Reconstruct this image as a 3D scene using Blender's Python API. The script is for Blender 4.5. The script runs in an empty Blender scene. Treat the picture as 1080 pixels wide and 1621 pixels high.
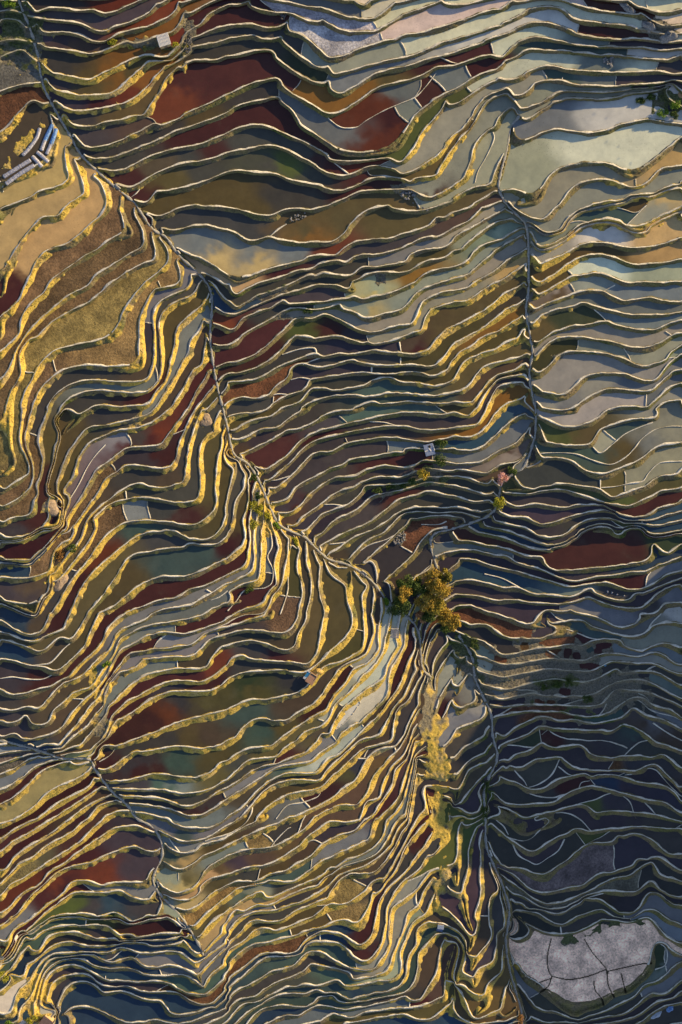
import bpy, bmesh, math, random
import numpy as np
from mathutils import Vector, Matrix

S = bpy.context.scene
C = S.collection
R = math.radians
SC = 0.25          # metres per map cell at datum height
ALT = 420.0        # height of the drone above datum
STEP = 1.25        # rise of one terrace
LV0 = 38.0         # terrace number at datum

# ---------------------------------------------------------------- camera, light, exposure
cam = bpy.data.cameras.new('camera'); co = bpy.data.objects.new('camera', cam); C.objects.link(co)
co.location = (0, 0, ALT)
cam.sensor_fit = 'VERTICAL'; cam.sensor_height = 24
cam.angle_y = 2*math.atan(1621*SC/2/ALT)
cam.clip_start = 1; cam.clip_end = 4000
S.camera = co

SUN_EL, SUN_AZ = 15.5, 61.0     # azimuth clockwise from +Y (up in the photograph)
w = bpy.data.worlds.new('World'); S.world = w; w.use_nodes = True
nt = w.node_tree
sky = nt.nodes.new('ShaderNodeTexSky'); sky.sky_type = 'NISHITA'; sky.sun_disc = False
sky.sun_elevation = R(SUN_EL); sky.sun_rotation = R(SUN_AZ)
sky.altitude = 1500; sky.air_density = 1.0; sky.dust_density = 0.6; sky.ozone_density = 1.5
bg = nt.nodes['Background']; bg.inputs['Strength'].default_value = 0.125
tn = nt.nodes.new('ShaderNodeMix'); tn.data_type = 'RGBA'; tn.blend_type = 'MULTIPLY'; tn.inputs[0].default_value = 1
tn.inputs[7].default_value = (1.15, 1.0, .92, 1)      # thin evening haze takes some blue out of the sky
nt.links.new(sky.outputs[0], tn.inputs[6]); nt.links.new(tn.outputs[2], bg.inputs['Color'])

sl = bpy.data.lights.new('sun', 'SUN'); so = bpy.data.objects.new('sun', sl); C.objects.link(so)
sl.energy = 5.0; sl.angle = R(0.5); sl.color = (1.0, 0.75, 0.37)
sd = Vector((math.cos(R(SUN_EL))*math.sin(R(SUN_AZ)), math.cos(R(SUN_EL))*math.cos(R(SUN_AZ)), math.sin(R(SUN_EL))))
so.rotation_euler = sd.to_track_quat('Z', 'Y').to_euler()
so.location = sd*600

S.view_settings.view_transform = 'Standard'; S.view_settings.look = 'None'
S.view_settings.exposure = 1.05; S.view_settings.gamma = 1
S.cycles.max_bounces = 4

TRACES = '''
@0,0
0: 120,0 170,55 230,38 310,42 375,50 440,48 490,66 540,60 600,35 665,0
1: 405,120 450,150 510,155 540,130 610,112 700,70 750,20
2: 170,105 190,143 215,158 310,153 390,168 440,195 500,195 560,165 640,142 700,128 780,95 840,55 850,0
3: 190,205 215,225 280,232 350,245 420,255 480,245 540,225 600,200 640,212 700,200 740,180 800,165 850,130 880,60
4: 185,300 230,345 290,362 350,370 400,388 440,385 480,360 560,320 625,285 700,262 800,270 870,200
5: 215,370 260,430 310,445 380,458 450,455 500,455 530,450 600,400 670,330 710,295 820,285
6: 260,475 300,515 350,530 430,525 520,510 600,490 650,460 700,420 740,370 790,310
7: 300,540 340,590 390,603 450,603 520,580 600,570 640,555 690,550 720,500 770,420 790,380 850,310
8: 345,630 380,685 430,710 500,700 580,670 660,630 735,590 760,612 830,575 900,540 980,510 1080,462
9: 380,720 440,755 520,755 580,735 680,700 760,665 830,625 900,605 1000,570 1080,538
10: 460,800 520,812 590,812 640,785 720,745 800,715 900,700 1000,675 1080,640
11: 540,870 600,895 640,890 700,855 780,810 860,780 950,770 1030,750 1080,729
12: 620,940 660,965 710,960 745,910 800,908 880,895 960,870 1040,835 1080,820
4: 900,150 960,110 1000,65 1080,23
5: 905,185 970,160 1020,140 1080,128
6: 900,225 960,215 1020,210 1080,193
7: 880,300 900,290 960,285 1020,290 1080,267
X: 690,552 725,565 745,590
X: 550,480 560,500 545,515
2: 0,90 70,95 110,120 130,160
4: 0,280 60,250 110,240 165,300
6: 0,665 60,590 120,510 160,480 215,505
7: 0,900 60,865 130,830 200,790 245,780 265,700 270,610 235,530
8: 0,1000 90,965 150,940 190,910 260,895 320,870 345,840 320,780 308,690
9: 330,970 380,940 410,920 395,850 370,790 350,750
10: 520,970 510,910 480,860 440,830
X: 0,830 10,860 15,910
@360,0
2: 600,0 625,25 655,38 690,5
3: 440,38 500,60 560,80 600,82 640,92 690,92 740,65 800,5
4: 450,95 500,130 560,155 650,152 700,150 760,118 840,72 920,45 1020,0
4: 0,20 60,20 110,0
5: 0,126 60,118 120,120 170,140 220,138 270,120 290,95
6: 0,190 50,180 120,170 150,185 210,188 265,170
7: 0,268 60,262 130,245 200,240 225,255
5: 275,160 340,165 390,200 430,240 470,285 500,290 560,270 640,232 740,200 790,190 850,165 930,160 1000,140 1080,118
6: 475,310 500,360 560,345 640,320 720,300 800,285 900,262 960,235 1040,200 1080,194
7: 478,375 490,432 540,455 590,425 650,385 720,345 850,320 960,280 1080,250
8: 0,462 60,430 140,395 220,375 245,385 260,420 320,455 400,500 450,535 485,548 540,535 600,500 680,440 740,410 850,385 930,360 1000,320 1080,312
X: 475,555 490,570 540,603 610,603 660,570 740,525 820,490 890,460 940,410 990,345
9: 0,540 60,500 130,485 240,465 250,480 310,530 350,600 420,645 470,685 530,725 600,742 700,738 770,725 820,690 860,620 900,550 960,500 1020,460 1080,430
X: 245,390 243,460
10: 0,640 60,610 120,595 180,600 250,625 300,650 360,670 420,705 470,730 490,757 560,768 680,762 760,745 815,778 850,755 890,700 920,640 970,580 1020,520 1040,475
X: 490,760 530,790 575,825
11: 0,728 90,715 190,693 260,705 330,740 400,775 460,815 510,835 560,840 620,820 660,798 720,788 790,805 825,828 870,820 900,805 970,765 1010,740 1050,680 1080,640
X: 660,805 680,830 740,832 830,845
12: 0,820 60,815 150,825 230,830 290,855 350,870 420,880 480,905 540,910 600,890 680,850 740,840 835,850 870,870 900,845 990,835 1010,800 1060,720 1080,692
13: 500,970 560,945 620,915 680,905 780,905 860,902 890,910 940,945 1010,930 1080,888
@720,0
5: 0,118 90,75 160,55 235,40 260,15 280,0
6: 0,194 80,165 160,140 215,125 232,112 245,106 300,85 350,50 410,35 480,35 530,60 570,95 640,108 760,118 830,125 870,150
7: 0,250 100,215 180,180 232,165 250,160 310,130 380,110 450,115 520,135 580,165 650,180 760,190 850,185 890,188
8: 0,312 80,285 160,262 182,265 225,277 255,250 300,205 380,182 450,188 540,207 640,220 760,225 900,222
9: 0,430 70,390 140,350 200,335 225,310 240,285 290,270 350,240 420,240 500,242 600,250 700,262 770,262 850,270 950,280 1020,285 1080,262
10: 205,370 250,388 310,375 360,340 410,320 470,318 540,335 650,345 770,345 870,345 960,340 1050,355 1080,350
11: 0,640 60,590 90,550 120,490 170,450 230,425 250,420 285,465 350,440 380,400 430,382 500,385 560,405 650,410 760,412 870,405 980,400 1030,375
12: 0,690 25,655 70,605 110,545 135,500 180,465 250,440 290,490 320,522 380,505 440,480 490,445
13: 0,885 50,855 75,780 100,690 150,625 200,605 215,560 270,508 305,545 340,570 400,535 480,485 560,465 680,472 770,462 850,440 950,430 1030,405
X: 508,385 510,365
X: 95,865 110,810 150,740 185,660 180,625
14: 0,945 60,905 110,890 180,885 205,800 250,700 262,610 300,570
15: 90,970 140,940 190,905
14: 275,720 340,680 460,620 540,625 640,640 720,630 790,600 870,580 940,572
15: 330,970 390,955 430,890 480,820 570,785 700,775 770,805 840,840 900,810 980,740 1040,690 1080,650
16: 510,970 560,900 640,860 720,855 790,880 860,890 910,870 960,820 1000,800 1080,790
17*2: 720,970 790,955 840,930 930,925 1000,895 1080,876
X: 905,970 960,920 1060,882
X: 860,890 858,848
4: 820,0 860,30 905,42 925,52 970,65 1030,60 1080,46
5: 880,60 940,105 990,128 1080,124
X: 905,0 915,40
@0,324
8: 0,150 15,90 50,50 70,10 90,-7
9: 0,440 30,330 80,220 130,140 190,75 230,60 280,65 330,0
10: 0,640 8,545 70,480 130,380 180,270 240,215 330,190 400,135 440,90 480,60 520,5
11: 0,720 25,685 80,640 100,600 110,540 150,470 210,420 260,350 330,300 400,255 470,210 510,180 560,155 625,140 600,90 580,40 570,10
12: 0,860 50,780 78,695 105,645 130,612 200,540 290,465 360,420 430,385 450,345 520,305 580,260 640,225 690,205 685,130 650,60
13: 40,970 60,880 105,800 90,710 135,640 180,625 240,560 330,510 420,465 490,410 560,355 640,300 700,275 745,265 735,190 720,130
14: 105,965 120,900 150,840 175,795 200,755 250,710 300,685 380,665 450,660 530,635 570,590 590,520 620,470 680,390 740,330 800,280 805,220 780,180 750,150
15: 160,960 190,890 230,840 300,790 370,770 430,768 500,775 600,778 665,775 680,740 670,650 670,560 690,480 730,410 760,397 820,390 860,380 860,310 840,260
16: 225,965 260,910 320,865 400,840 500,840 600,848 680,838 715,800 735,720 735,600 735,520 760,460 830,425 890,395 910,350 900,320
17: 290,965 340,915 420,888 500,885 600,895 690,888 730,865 760,820 770,740 760,650 755,580 770,520 820,475 880,445
18: 430,968 480,955 550,965 620,958 680,960 710,950 740,895 790,830 810,760 830,670 840,600 880,550 940,500 990,450 1000,410 970,370
19: 740,970 770,920 800,880 860,770 900,700 910,650 950,600 970,540
20: 810,970 840,930 880,870 920,790 970,760 980,650 980,600
21: 900,970 930,900 970,840 990,790
X: 750,360 765,395
X: 80,700 110,785 160,795
13: 670,30 740,55 800,48 850,20 920,8 1000,15 1080,20
14: 760,110 830,130 900,105 970,100 1030,115 1080,125
15: 830,200 880,235 950,260 1010,295 1060,330 1080,345
X: 250,735 265,790
@360,324
13: 0,20 60,30 110,50 160,62 230,65 255,40 320,22 400,30 460,15 500,0
14: 0,125 40,140 80,170 130,180 200,155 250,175 340,188 430,188 500,185 560,150 590,100 640,50 700,20 770,0
X: 200,150 240,115 280,90
15: 0,345 40,370 100,355 180,320 250,300 350,275 400,250 470,245 520,243 555,210 610,178 700,167 770,168 830,145 900,130 960,100 1000,62 1030,65 1080,35
16: 10,370 20,420 50,432 90,402 150,372 220,355 280,340 340,315 400,310 440,285 520,265 560,278 600,252 650,238 700,240 760,225 830,205 940,158 1000,155 1080,115
X: 668,240 670,295
17: 10,460 40,497 80,470 160,430 260,400 340,360 400,330 410,350 450,330 500,335 560,345 600,330 640,300 700,300 780,285 850,275 870,240 930,215 1020,205 1060,185 1080,160
18: 300,415 350,410 400,388 450,380 520,385 575,415 600,415 590,370 640,345 700,322 770,322 850,320 900,295 960,265 1030,255 1080,217
19: 0,600 40,590 70,545 130,515 200,490 260,455 300,478 400,470 500,460 570,448 605,435 640,457 700,440 760,430 830,400 890,375 920,340 1000,310 1080,297
20: 0,675 40,660 80,615 140,580 210,545 260,510 320,490 420,500 490,490 530,470 545,495 610,515 640,540 690,545 750,520 820,510 870,460 920,410 980,385 1080,353
21: 0,750 40,755 90,735 150,705 210,655 270,600 330,540 400,545 460,520 500,535 560,560 610,590 660,608 720,605 800,580 870,575 900,540 920,480 950,450 1020,420 1080,411
22: 0,805 60,800 130,780 200,745 250,700 300,645 340,628 420,640 510,625 580,640 640,660 665,650 700,665 760,650 820,635 880,610 925,600 940,540 970,500 1020,480 1080,464
X: 660,620 668,650
23: 0,845 60,840 140,830 200,800 260,765 330,745 390,720 420,712 460,725 530,710 580,715 640,705 690,692 760,700 820,705 870,715 920,710 965,690 1000,640 1040,600 1080,579
X: 260,710 340,685 410,680 422,712
X: 815,650 825,705
24: 0,945 60,915 130,920 205,910 230,870 290,825 305,775 360,752 420,775 480,770 540,750 590,735 640,755 700,765 800,765 900,765 970,770 1020,745 1050,700 1080,663
25: 200,968 225,940 300,900 355,890 390,865 395,840 420,830 520,812 600,800 690,802 770,808 850,798 920,800 970,815 1040,790 1070,740 1080,733
X: 300,830 345,820 395,828
X: 218,910 215,950
X: 685,765 683,800
X: 822,725 820,765
26: 260,968 345,940 370,905 400,872 470,875 520,885 600,870 660,857 700,830 770,820 820,845 900,850 975,865 1040,850 1080,835
27: 350,965 400,940 470,915 520,905 600,905 650,915 720,910 800,900 900,905 980,910 1080,889
28: 600,965 680,935 720,945 790,945 860,935 940,940 1020,945 1080,935
@720,324
15: 0,35 60,20 100,0
16: 0,115 60,85 110,40 130,10
17: 0,160 50,130 100,100 170,60 230,25 245,5
18: 0,217 30,215 70,180 130,130 200,85 270,65 290,65
19: 0,297 60,275 100,220 160,185 230,165 300,120 330,105
20: 0,353 50,345 100,300 150,260 200,215 280,165 330,140 342,135
21: 0,411 60,395 120,355 190,320 250,270 330,220 345,200
22: 0,464 60,460 110,425 180,380 230,360 290,320 340,280 350,265
23: 0,579 60,550 120,520 180,480 240,430 300,395 335,365
24: 0,663 60,630 130,590 180,555 250,500 300,480 340,445 355,415
25: 0,733 30,700 80,680 130,630 210,600 270,565 320,535 330,490
26: 0,835 20,790 60,740 130,710 200,690 250,655 300,640 320,605 340,580
27: 0,889 40,885 80,850 110,800 150,765 220,745 300,730 350,705
28: 0,935 70,948 110,910 140,870 180,835 215,808 280,790 340,752
29: 110,970 140,910 175,860 210,830 270,815 335,812
30: 155,970 180,905 210,865 270,848 335,840
31: 215,970 260,945 320,925 350,890
15: 290,5 330,0
16: 300,30 340,55 400,75 440,70 480,20 510,0
17*2: 370,95 420,130 460,135 510,120 540,70 590,30 650,12 720,0
X: 750,5 800,20 860,35 910,0
19*2: 365,165 400,205 450,200 520,160 560,125 620,90 700,78 770,85 812,105 850,125 900,125 930,95 980,65 1040,40 1080,25
X: 815,95 850,60 890,20 910,0
21: 375,290 405,310 430,280 500,250 545,222 590,195 640,185 720,185 800,205 880,210 950,200 1020,180 1080,155
22: 360,355 400,380 450,350 510,310 565,270 620,245 700,238 770,260 840,288 920,285 1000,275 1080,262
23: 360,450 420,420 480,385 550,345 620,332 700,330 760,355 820,375 900,372 980,378 1050,368 1080,378
24: 345,520 390,500 440,470 500,455 570,425 630,410 700,412 740,440 800,465 860,450 920,445 990,460 1080,468
25: 350,575 380,580 400,540 440,515 500,495 560,485 610,465 650,480 700,495 770,510 830,525 920,525 1000,525 1050,512 1080,510
26: 370,685 400,660 450,620 520,595 580,577 650,570 715,555 750,570 800,585 870,595 950,597 1020,565 1080,545
X: 660,495 700,530 720,555
X: 700,412 760,380
27: 380,735 400,700 450,650 510,630 560,630 620,630 700,645 770,660 830,680 910,690 970,665 1030,625 1080,610
X: 1000,600 1030,620
28: 355,830 400,815 450,770 500,720 560,700 640,700 730,710 800,735 850,760 900,770 960,755 1000,745 1030,700 1080,665
29: 380,900 440,905 510,920 560,890 590,850 640,815 720,802 800,805 860,825 910,845 960,835 990,795 1020,750 1080,705
30: 400,972 480,980 560,970 620,930 700,890 770,880 850,885 905,890 940,880 980,840 1040,795 1080,785
31: 740,970 830,960 900,968 930,960 970,915 1020,870 1080,850
32: 950,972 1000,940 1080,925
X: 910,890 905,965
@0,648
13: 0,315 50,285 68,245 50,200 45,120 48,0
14: 0,400 60,360 110,330 140,295 130,230 100,160 105,60 115,0
15: 0,475 70,440 130,390 155,340 150,260 122,180 130,90 160,0
16: 0,560 60,520 130,510 162,490 165,430 180,395 172,365 195,310 205,230 188,170 195,100 215,50 235,5
17*3: 0,620 60,622 130,600 195,565 240,560 280,540 290,440 225,395 232,330 258,240 282,125 260,60 275,30 300,0
18: 300,430 245,380 250,310 280,200 300,112 350,65 400,20 440,0
19: 305,500 270,385 300,280 340,190 400,110 440,85 530,75 620,55 700,30 740,0
20: 305,505 300,390 350,320 370,240 420,165 480,135 560,100 640,95 720,65 760,40 810,0
X: 320,440 370,360 410,280 450,220 500,165
21: 310,530 350,470 400,400 440,330 460,290 510,260 570,210 610,185 690,180 770,180 800,130 860,50 900,0
22: 390,510 430,450 470,400 500,340 550,300 610,270 680,275 740,285 810,285 840,240 855,170 880,100 930,0
23: 420,520 480,460 540,415 590,380 650,355 710,370 770,380 830,360 880,345 890,250 905,160 930,80 960,0
24: 430,530 520,450 600,427 680,420 760,430 835,445 890,445 945,435 960,340 945,250 960,160 1000,120 1050,100
X: 595,385 600,425
25: 300,890 350,800 420,720 500,610 560,560 620,535 700,530 790,540 860,555 930,555 1000,510 1030,450 1025,350 1040,250 1060,170 1060,140
26: 340,970 380,870 430,790 520,710 600,640 680,590 760,580 820,580 880,610 900,625 960,625 1020,610 1060,560 1080,500
27: 420,970 480,900 540,820 590,730 640,690 700,680 800,665 870,655 905,635 960,640 1040,635 1080,600
28: 470,970 540,940 610,890 690,830 760,805 880,800 970,770 1030,735 1080,715
29: 600,970 680,940 760,910 850,895 900,860 970,840 1040,810 1080,790
30: 720,970 800,945 900,935 960,900 1010,872 1080,828
20*2: 0,720 70,725 130,730 180,690 240,630 290,565
22: 0,800 80,810 150,800 210,785 240,765 255,690 290,640 330,625 355,580 345,555
23*2: 0,910 60,935 140,968 170,968 200,900 235,860 240,790
X: 980,855 1010,872 
X: 1000,905 1040,890 1080,860
@360,648
26: 0,420 20,340 40,290 40,250
27: 0,590 20,560 40,440 85,375 95,320 70,280
28: 0,715 40,680 80,655 90,600 80,530 98,450 100,385 98,330
29: 0,790 50,765 90,740 108,640 105,550 115,440 118,390
30: 0,830 60,800 120,770 130,700 125,620 130,560
31: 0,870 30,850 80,825 150,815 158,740 165,640 160,570
X: 0,955 40,910 80,860 150,850 180,845 210,820 215,760 190,700 210,650 205,590 190,560
32: 30,972 80,950 170,930 205,870 240,830 230,730 250,660 230,590 218,570
33: 180,972 210,900 250,840 275,770 290,650 300,600
X: 250,972 285,860 285,750 300,650 330,660
34: 345,965 362,870 340,780 335,710 350,660
35: 375,970 402,860 395,790 375,710
36: 470,965 445,890 435,800 455,720
37: 605,965 575,900 585,800 585,760
38: 650,970 645,890 670,850 660,810
39: 690,960 700,880
40: 740,960 730,890
25: 0,40 50,25 130,20 190,0
26: 0,95 30,105 80,75 150,45 210,30 258,-5
27: 0,135 45,147 100,130 160,97 240,92 285,50 350,12 385,-5
28: 0,205 60,215 120,190 200,150 260,115 280,100 340,95 400,70 460,35 530,10 600,8 640,-5
29: 90,235 140,285 185,300 240,260 300,210 350,155 410,115 480,95 540,80 580,72 640,60 720,40 800,25 880,15 960,25 1020,28 1080,15
30: 170,330 190,340 240,305 300,250 360,190 420,150 470,135 560,115 640,100 720,88 830,80 900,97 970,105 1080,88
31: 190,370 225,382 270,350 330,290 380,235 430,207 490,205 540,178 600,155 680,145 780,135 870,147 950,157 1020,145 1080,126
32: 190,440 240,445 290,425 320,375 370,345 420,325 480,290 540,270 590,240 680,230 760,212 840,205 850,185 960,190 1080,190
33: 225,490 290,495 330,475 370,430 410,390 460,350 520,325 600,325 670,290 740,270 800,275 860,280 910,255 940,245 1080,262
34: 260,540 320,555 360,510 420,475 480,425 540,390 600,375 630,355 690,330 740,318 810,325 850,315 900,290 960,285 1080,300
35: 300,570 370,580 410,540 450,500 520,475 570,460 610,430 640,395 660,365 760,360 860,350 960,325 1080,318
36: 410,610 450,590 480,555 530,520 600,490 660,440 700,410 760,398 840,380 900,360 960,350 1080,365
37: 430,655 480,630 550,600 620,570 670,545 720,510 770,470 830,425 900,410 950,390 1020,405 1080,414
X: 530,30 560,55 575,70
X: 560,135 568,155
38: 480,690 540,655 600,615 680,575 740,545 790,510 870,475 950,462 1040,468 1080,466
39: 480,705 570,720 620,670 670,620 740,590 780,550 830,500 900,485 980,490 1080,490
40: 600,735 640,735 680,700 740,650 800,595 850,550 870,520 920,515 960,505 1020,500 1080,510
41: 720,830 780,790 840,740 890,690 940,620 980,580 1040,565 1080,565
X: 920,545 1000,545 1040,530
X: 970,580 985,630 1040,630 1080,625
X: 860,800 900,790 960,740
42: 850,880 900,800 970,760 975,700
@720,648
29: 0,15 65,32 100,0
30: 0,86 60,82 110,70 150,20 160,0
31: 0,127 80,135 140,95 185,35 215,0
32: 0,200 60,200 130,185 180,140 230,90 290,45 340,20
33: 0,265 60,260 130,250 200,205 290,170 340,120 370,60
34: 0,285 50,290 110,305 160,305 220,265 300,250 340,210 365,150
35: 0,315 60,325 120,350 165,355 185,315
36: 0,365 60,380 110,395 150,410 175,405 190,380
37: 0,414 50,430 100,440 170,430
38: 0,466 80,480 130,490 180,470
39: 0,488 60,495 110,510 150,505
40: 0,510 40,515 45,540 0,557
30: 400,0 480,10 560,12 580,-2
31: 400,40 460,65 520,85 600,80 660,60 720,10 740,0
32: 385,150 430,165 510,170 590,175 650,165 690,100 740,80 800,60 870,45 950,45 985,5
X: 655,178 690,205 740,170 800,120 860,90 940,60
X: 380,210 450,205 520,205 580,212 640,235 700,255 750,258 810,225 850,185 890,135 950,95 1020,80 1080,80
33: 340,275 400,255 440,235 500,232 560,250 610,290 680,322 740,315 800,285 870,260 920,220 960,190 1000,175 1080,165
X: 695,370 760,365 830,350 890,340 920,300 960,260 1000,248 1080,245
34: 240,385 330,390 420,370 500,358 580,365 690,385 740,425 800,410 870,385 920,370 960,330 1000,320 1080,318
X: 690,330 690,420
35: 250,398 340,400 430,382 520,382 600,410 690,440 750,452 820,462 880,440 940,410 990,385 1080,382
36: 250,450 300,465 360,450 430,460 510,470 600,455 700,455 735,475 800,505 880,515 930,500 970,470 1040,455 1080,430
37: 200,485 260,510 330,515 380,540 430,550 500,530 560,510 640,490 720,480 770,500
38: 180,530 260,550 330,560 390,595 440,615 510,600 560,570 600,540 650,525 720,520 790,530
39: 120,555 200,570 270,585 340,610 400,635 445,655
39*2: 455,652 510,640 560,610 600,580 660,555 720,548 780,565 830,555 880,560 920,590 960,600 1080,580
40: 130,590 200,605 280,630 360,660 440,668
41: 0,635 70,630 150,650 230,660 300,685 340,700 410,700 430,740 500,770 580,770 680,765 780,750 880,735 940,710 945,640 1000,690 1080,640
X: 890,520 885,560
42: 20,672 100,672 180,692 240,697 290,727 350,747 430,765 540,815 620,812 700,797 770,790 840,772 900,772 960,745 1080,700
X: 930,770 910,800 905,870
43: 20,710 80,715 150,735 220,755 290,768 360,790 440,810 540,840 620,835 720,825 800,850 870,865 950,830 1000,790 1080,770
44: 0,820 70,815 130,825 190,840 240,858 300,850 370,880 470,885 560,890 640,850 665,875 740,905 820,912 860,875 900,870 960,850 1080,800
45: 0,880 70,885 130,895 200,912 280,910 400,920 480,925 560,915 640,890 700,920 760,935 830,950 890,945 930,910 980,870 1040,835 1080,830
46: 0,940 60,930 110,945 160,968 
46: 545,948 580,972
46: 880,975 960,970 1000,930 1080,920
X: 140,780 220,800 280,830 350,870 400,890 470,885 
@0,972
25: 0,30 60,70 120,100 170,105 210,80 225,40 240,0
26: 195,112 240,95 300,75 320,40 335,0
27: 0,125 60,130 120,155 180,182 220,165 260,125 290,105 335,130 370,90 400,40 425,0
28: 0,215 70,225 130,246 200,255 275,285 340,220 400,160 435,80 475,0
X: 130,246 190,238 240,228 300,165 335,135
X: 0,305 60,298 130,308 200,308 245,288
29: 0,370 60,390 130,385 180,362 250,345 290,318 335,300 380,240 470,160 510,80 550,35 600,0
30: 0,455 60,460 130,445 190,455 235,400 290,335 380,302 440,240 520,170 545,120 580,80 640,50 690,30 720,0
31: 0,510 40,525 90,510 125,480 150,530 180,535 240,515 255,460 300,430 350,380 440,345 470,300 540,200 570,128 640,80 720,52 800,45 900,25 970,8 1010,-25
32: 0,590 70,570 110,600 180,590 240,575 300,540 340,480 390,420 450,365 510,290 560,188 620,150 680,115 740,95 800,85 860,97 920,90 1000,65 1060,40 1080,18
33: 140,610 170,635 220,620 280,625 300,600 350,550 390,500 430,440 470,400 490,360 540,290 610,195 680,185 740,170 800,165 860,155 920,140 980,92 1030,75 1080,62
X: 725,165 750,125 785,100
34: 290,640 340,590 410,540 460,480 495,430 500,380 530,320 570,278 640,260 690,220 760,210 810,205 860,205 920,200 980,140 1000,120 1050,110 1080,97
35: 375,640 420,580 500,490 512,437 540,420 590,380 620,340 680,300 760,275 830,265 900,262 980,255 1010,200 1050,160 1080,152
36: 420,655 470,615 510,570 530,487 545,470 600,420 660,390 720,360 780,330 840,318 900,322 970,322 1030,285 1080,243
37: 450,640 500,590 550,512 590,495 640,460 700,420 780,380 840,370 920,370 990,368 1040,350 1080,312
38: 460,650 500,622 550,630 620,610 700,580 800,540 850,520 920,500 1000,485 1080,465
39: 480,750 540,730 600,680 640,655 700,655 770,640 840,630 900,640 960,650 1000,635 1050,635 1080,611
40: 520,800 580,795 650,785 720,765 780,765 850,780 920,785 980,770 1020,740 1050,705 1080,700
41: 550,830 620,835 700,835 780,840 860,855 920,855 980,840 1020,820 1080,786
42: 590,870 660,870 740,875 800,890 860,915 910,915 960,890 1020,850 1080,824
43: 600,900 700,908 780,920 840,940 900,960 960,955 1010,925 1080,885
44: 640,945 720,955 800,975 
36: 0,765 60,740 120,700 190,670
37: 0,840 60,815 150,740 230,700 270,690
38: 0,915 70,870 120,830 160,780 220,730 320,700 340,690
39: 0,1010 90,970 170,915 210,870 270,830 350,795 420,750 435,720
40: 190,970 260,915 340,870 420,830 450,775
41: 250,970 310,940 400,880 450,840 490,810
42: 340,970 380,940 450,895 530,855
43: 430,970 460,920 500,900 560,880
44: 490,970 540,945 610,935
X: 550,632 520,670 470,700
X: 840,205 842,262
@360,972
31: 0,-45 60,-60 
32: 0,18 50,-8
33: 0,62 60,45 120,25 190,12 215,-10
34: 0,97 60,80 120,78 180,82 240,100 290,100 325,70 345,20 350,0
35: 0,152 60,135 130,128 190,145 240,170 290,178 320,160 342,90 372,30 380,0
36: 0,243 20,215 70,200 110,215 200,225 280,232 340,237 380,260 420,210 440,140 455,60 465,0
37: 0,312 60,285 120,275 200,270 270,266 340,282 385,270 430,235 480,190 540,140 600,70 608,20 603,-5
38: 0,465 60,432 130,412 210,412 280,395 340,375 378,345 420,300 465,248 530,238 590,208 640,175 657,110 652,40 648,0
X: 605,70 655,82
39: 0,611 40,590 80,540 130,505 180,502 230,515 290,510 330,475 400,440 450,390 500,310 550,245 610,220 655,190 685,120 700,80 690,20 683,0
40: 0,700 60,660 120,640 200,640 250,600 310,550 370,515 430,480 475,460 500,400 560,330 600,265 660,235 720,170 715,100 725,30 735,-10
41: 0,786 50,740 100,700 170,690 230,680 270,640 330,600 370,560 440,540 480,505 520,420 580,370 640,300 700,240 740,175 755,110
42: 0,824 40,800 100,760 160,725 220,715 280,695 320,680 380,655 430,610 445,570 490,570 505,520 550,450 600,405 680,350 745,305 765,240 830,140
X: 215,715 230,680
43: 0,885 60,842 120,808 180,760 240,724 330,714 390,702 450,655 515,612 540,575 590,535 640,515 700,455 765,388 770,280 840,150 850,60
X: 490,568 520,605
44: 0,965 60,930 120,870 190,800 250,770 320,760 390,760 440,745 480,690 530,670 600,600 660,540 720,480 780,400 830,330 860,240 890,170 900,110
45: 60,970 120,900 200,820 280,795 370,790 440,790 470,750 510,710 560,660 620,605 680,590 730,570 760,510 800,440 850,380 880,300 910,255
46: 140,970 200,910 270,870 330,850 400,840 450,820 500,770 540,740 600,682 650,640 720,622 780,602 790,530 810,450 860,410 900,330 930,285
X: 230,970 280,910 350,895 420,870 440,850 
X: 600,685 665,685
47: 290,985 320,970 380,940 440,915 500,880 550,830 600,800 640,750 680,670 730,640 790,630 830,590 860,540 880,490 920,420
48: 410,968 470,935 540,910 600,915 650,890 680,830 700,770 760,700 800,650 850,580 870,530 910,450
X: 790,625 800,650
49: 630,985 645,950 660,890 720,878 745,800 780,730 820,690 860,620 890,540
50: 690,970 730,890 780,820 800,740 850,690
51: 725,970 800,890 840,800 855,740 880,660 890,600
53*3: 850,970 870,850 890,740 895,690
48: 930,240 960,140 985,100 1000,60
49: 975,240 1020,170 1060,130 1030,90
50: 985,345 990,290 1050,200 1080,160
51: 980,500 1010,400 1060,320 1080,280
52: 1020,500 1060,420 1080,390
56*2: 960,950 945,880 942,830
58: 1010,950 1015,890
59: 1050,965 1055,900
@720,972
50: 0,300 30,240 60,195
51: 0,395 50,300 75,270
52: 20,470 60,440 120,425 125,400 100,370 85,310
53: 5,550 60,530 130,500 150,460 145,430
54: 0,690 40,640 100,610 155,580
55: 0,790 50,720 90,690 155,660
56: 0,900 40,800 70,740 160,700
57: 30,900 80,830 150,760
58: 10,910 60,955 110,940 140,900 120,860
47: 60,60 140,50 200,90 260,115 330,120 400,125 440,105 500,100 570,85
46: 170,-5 250,20 320,50 380,58 440,55
46: 585,-2 640,10 700,30 760,60 820,65 870,40 900,15 960,-2
47: 440,0 445,50 520,40 600,30 650,60 720,80 780,100 850,110 900,95 950,55 1000,42 1080,50
48: 70,120 130,130 180,170 230,200 300,190 380,170 450,160 540,148 600,160 660,130 700,120 780,125 800,150 850,170 900,180 950,150 1000,145 1050,165 1080,190
X: 450,65 530,72 590,92 640,112 700,122
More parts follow.
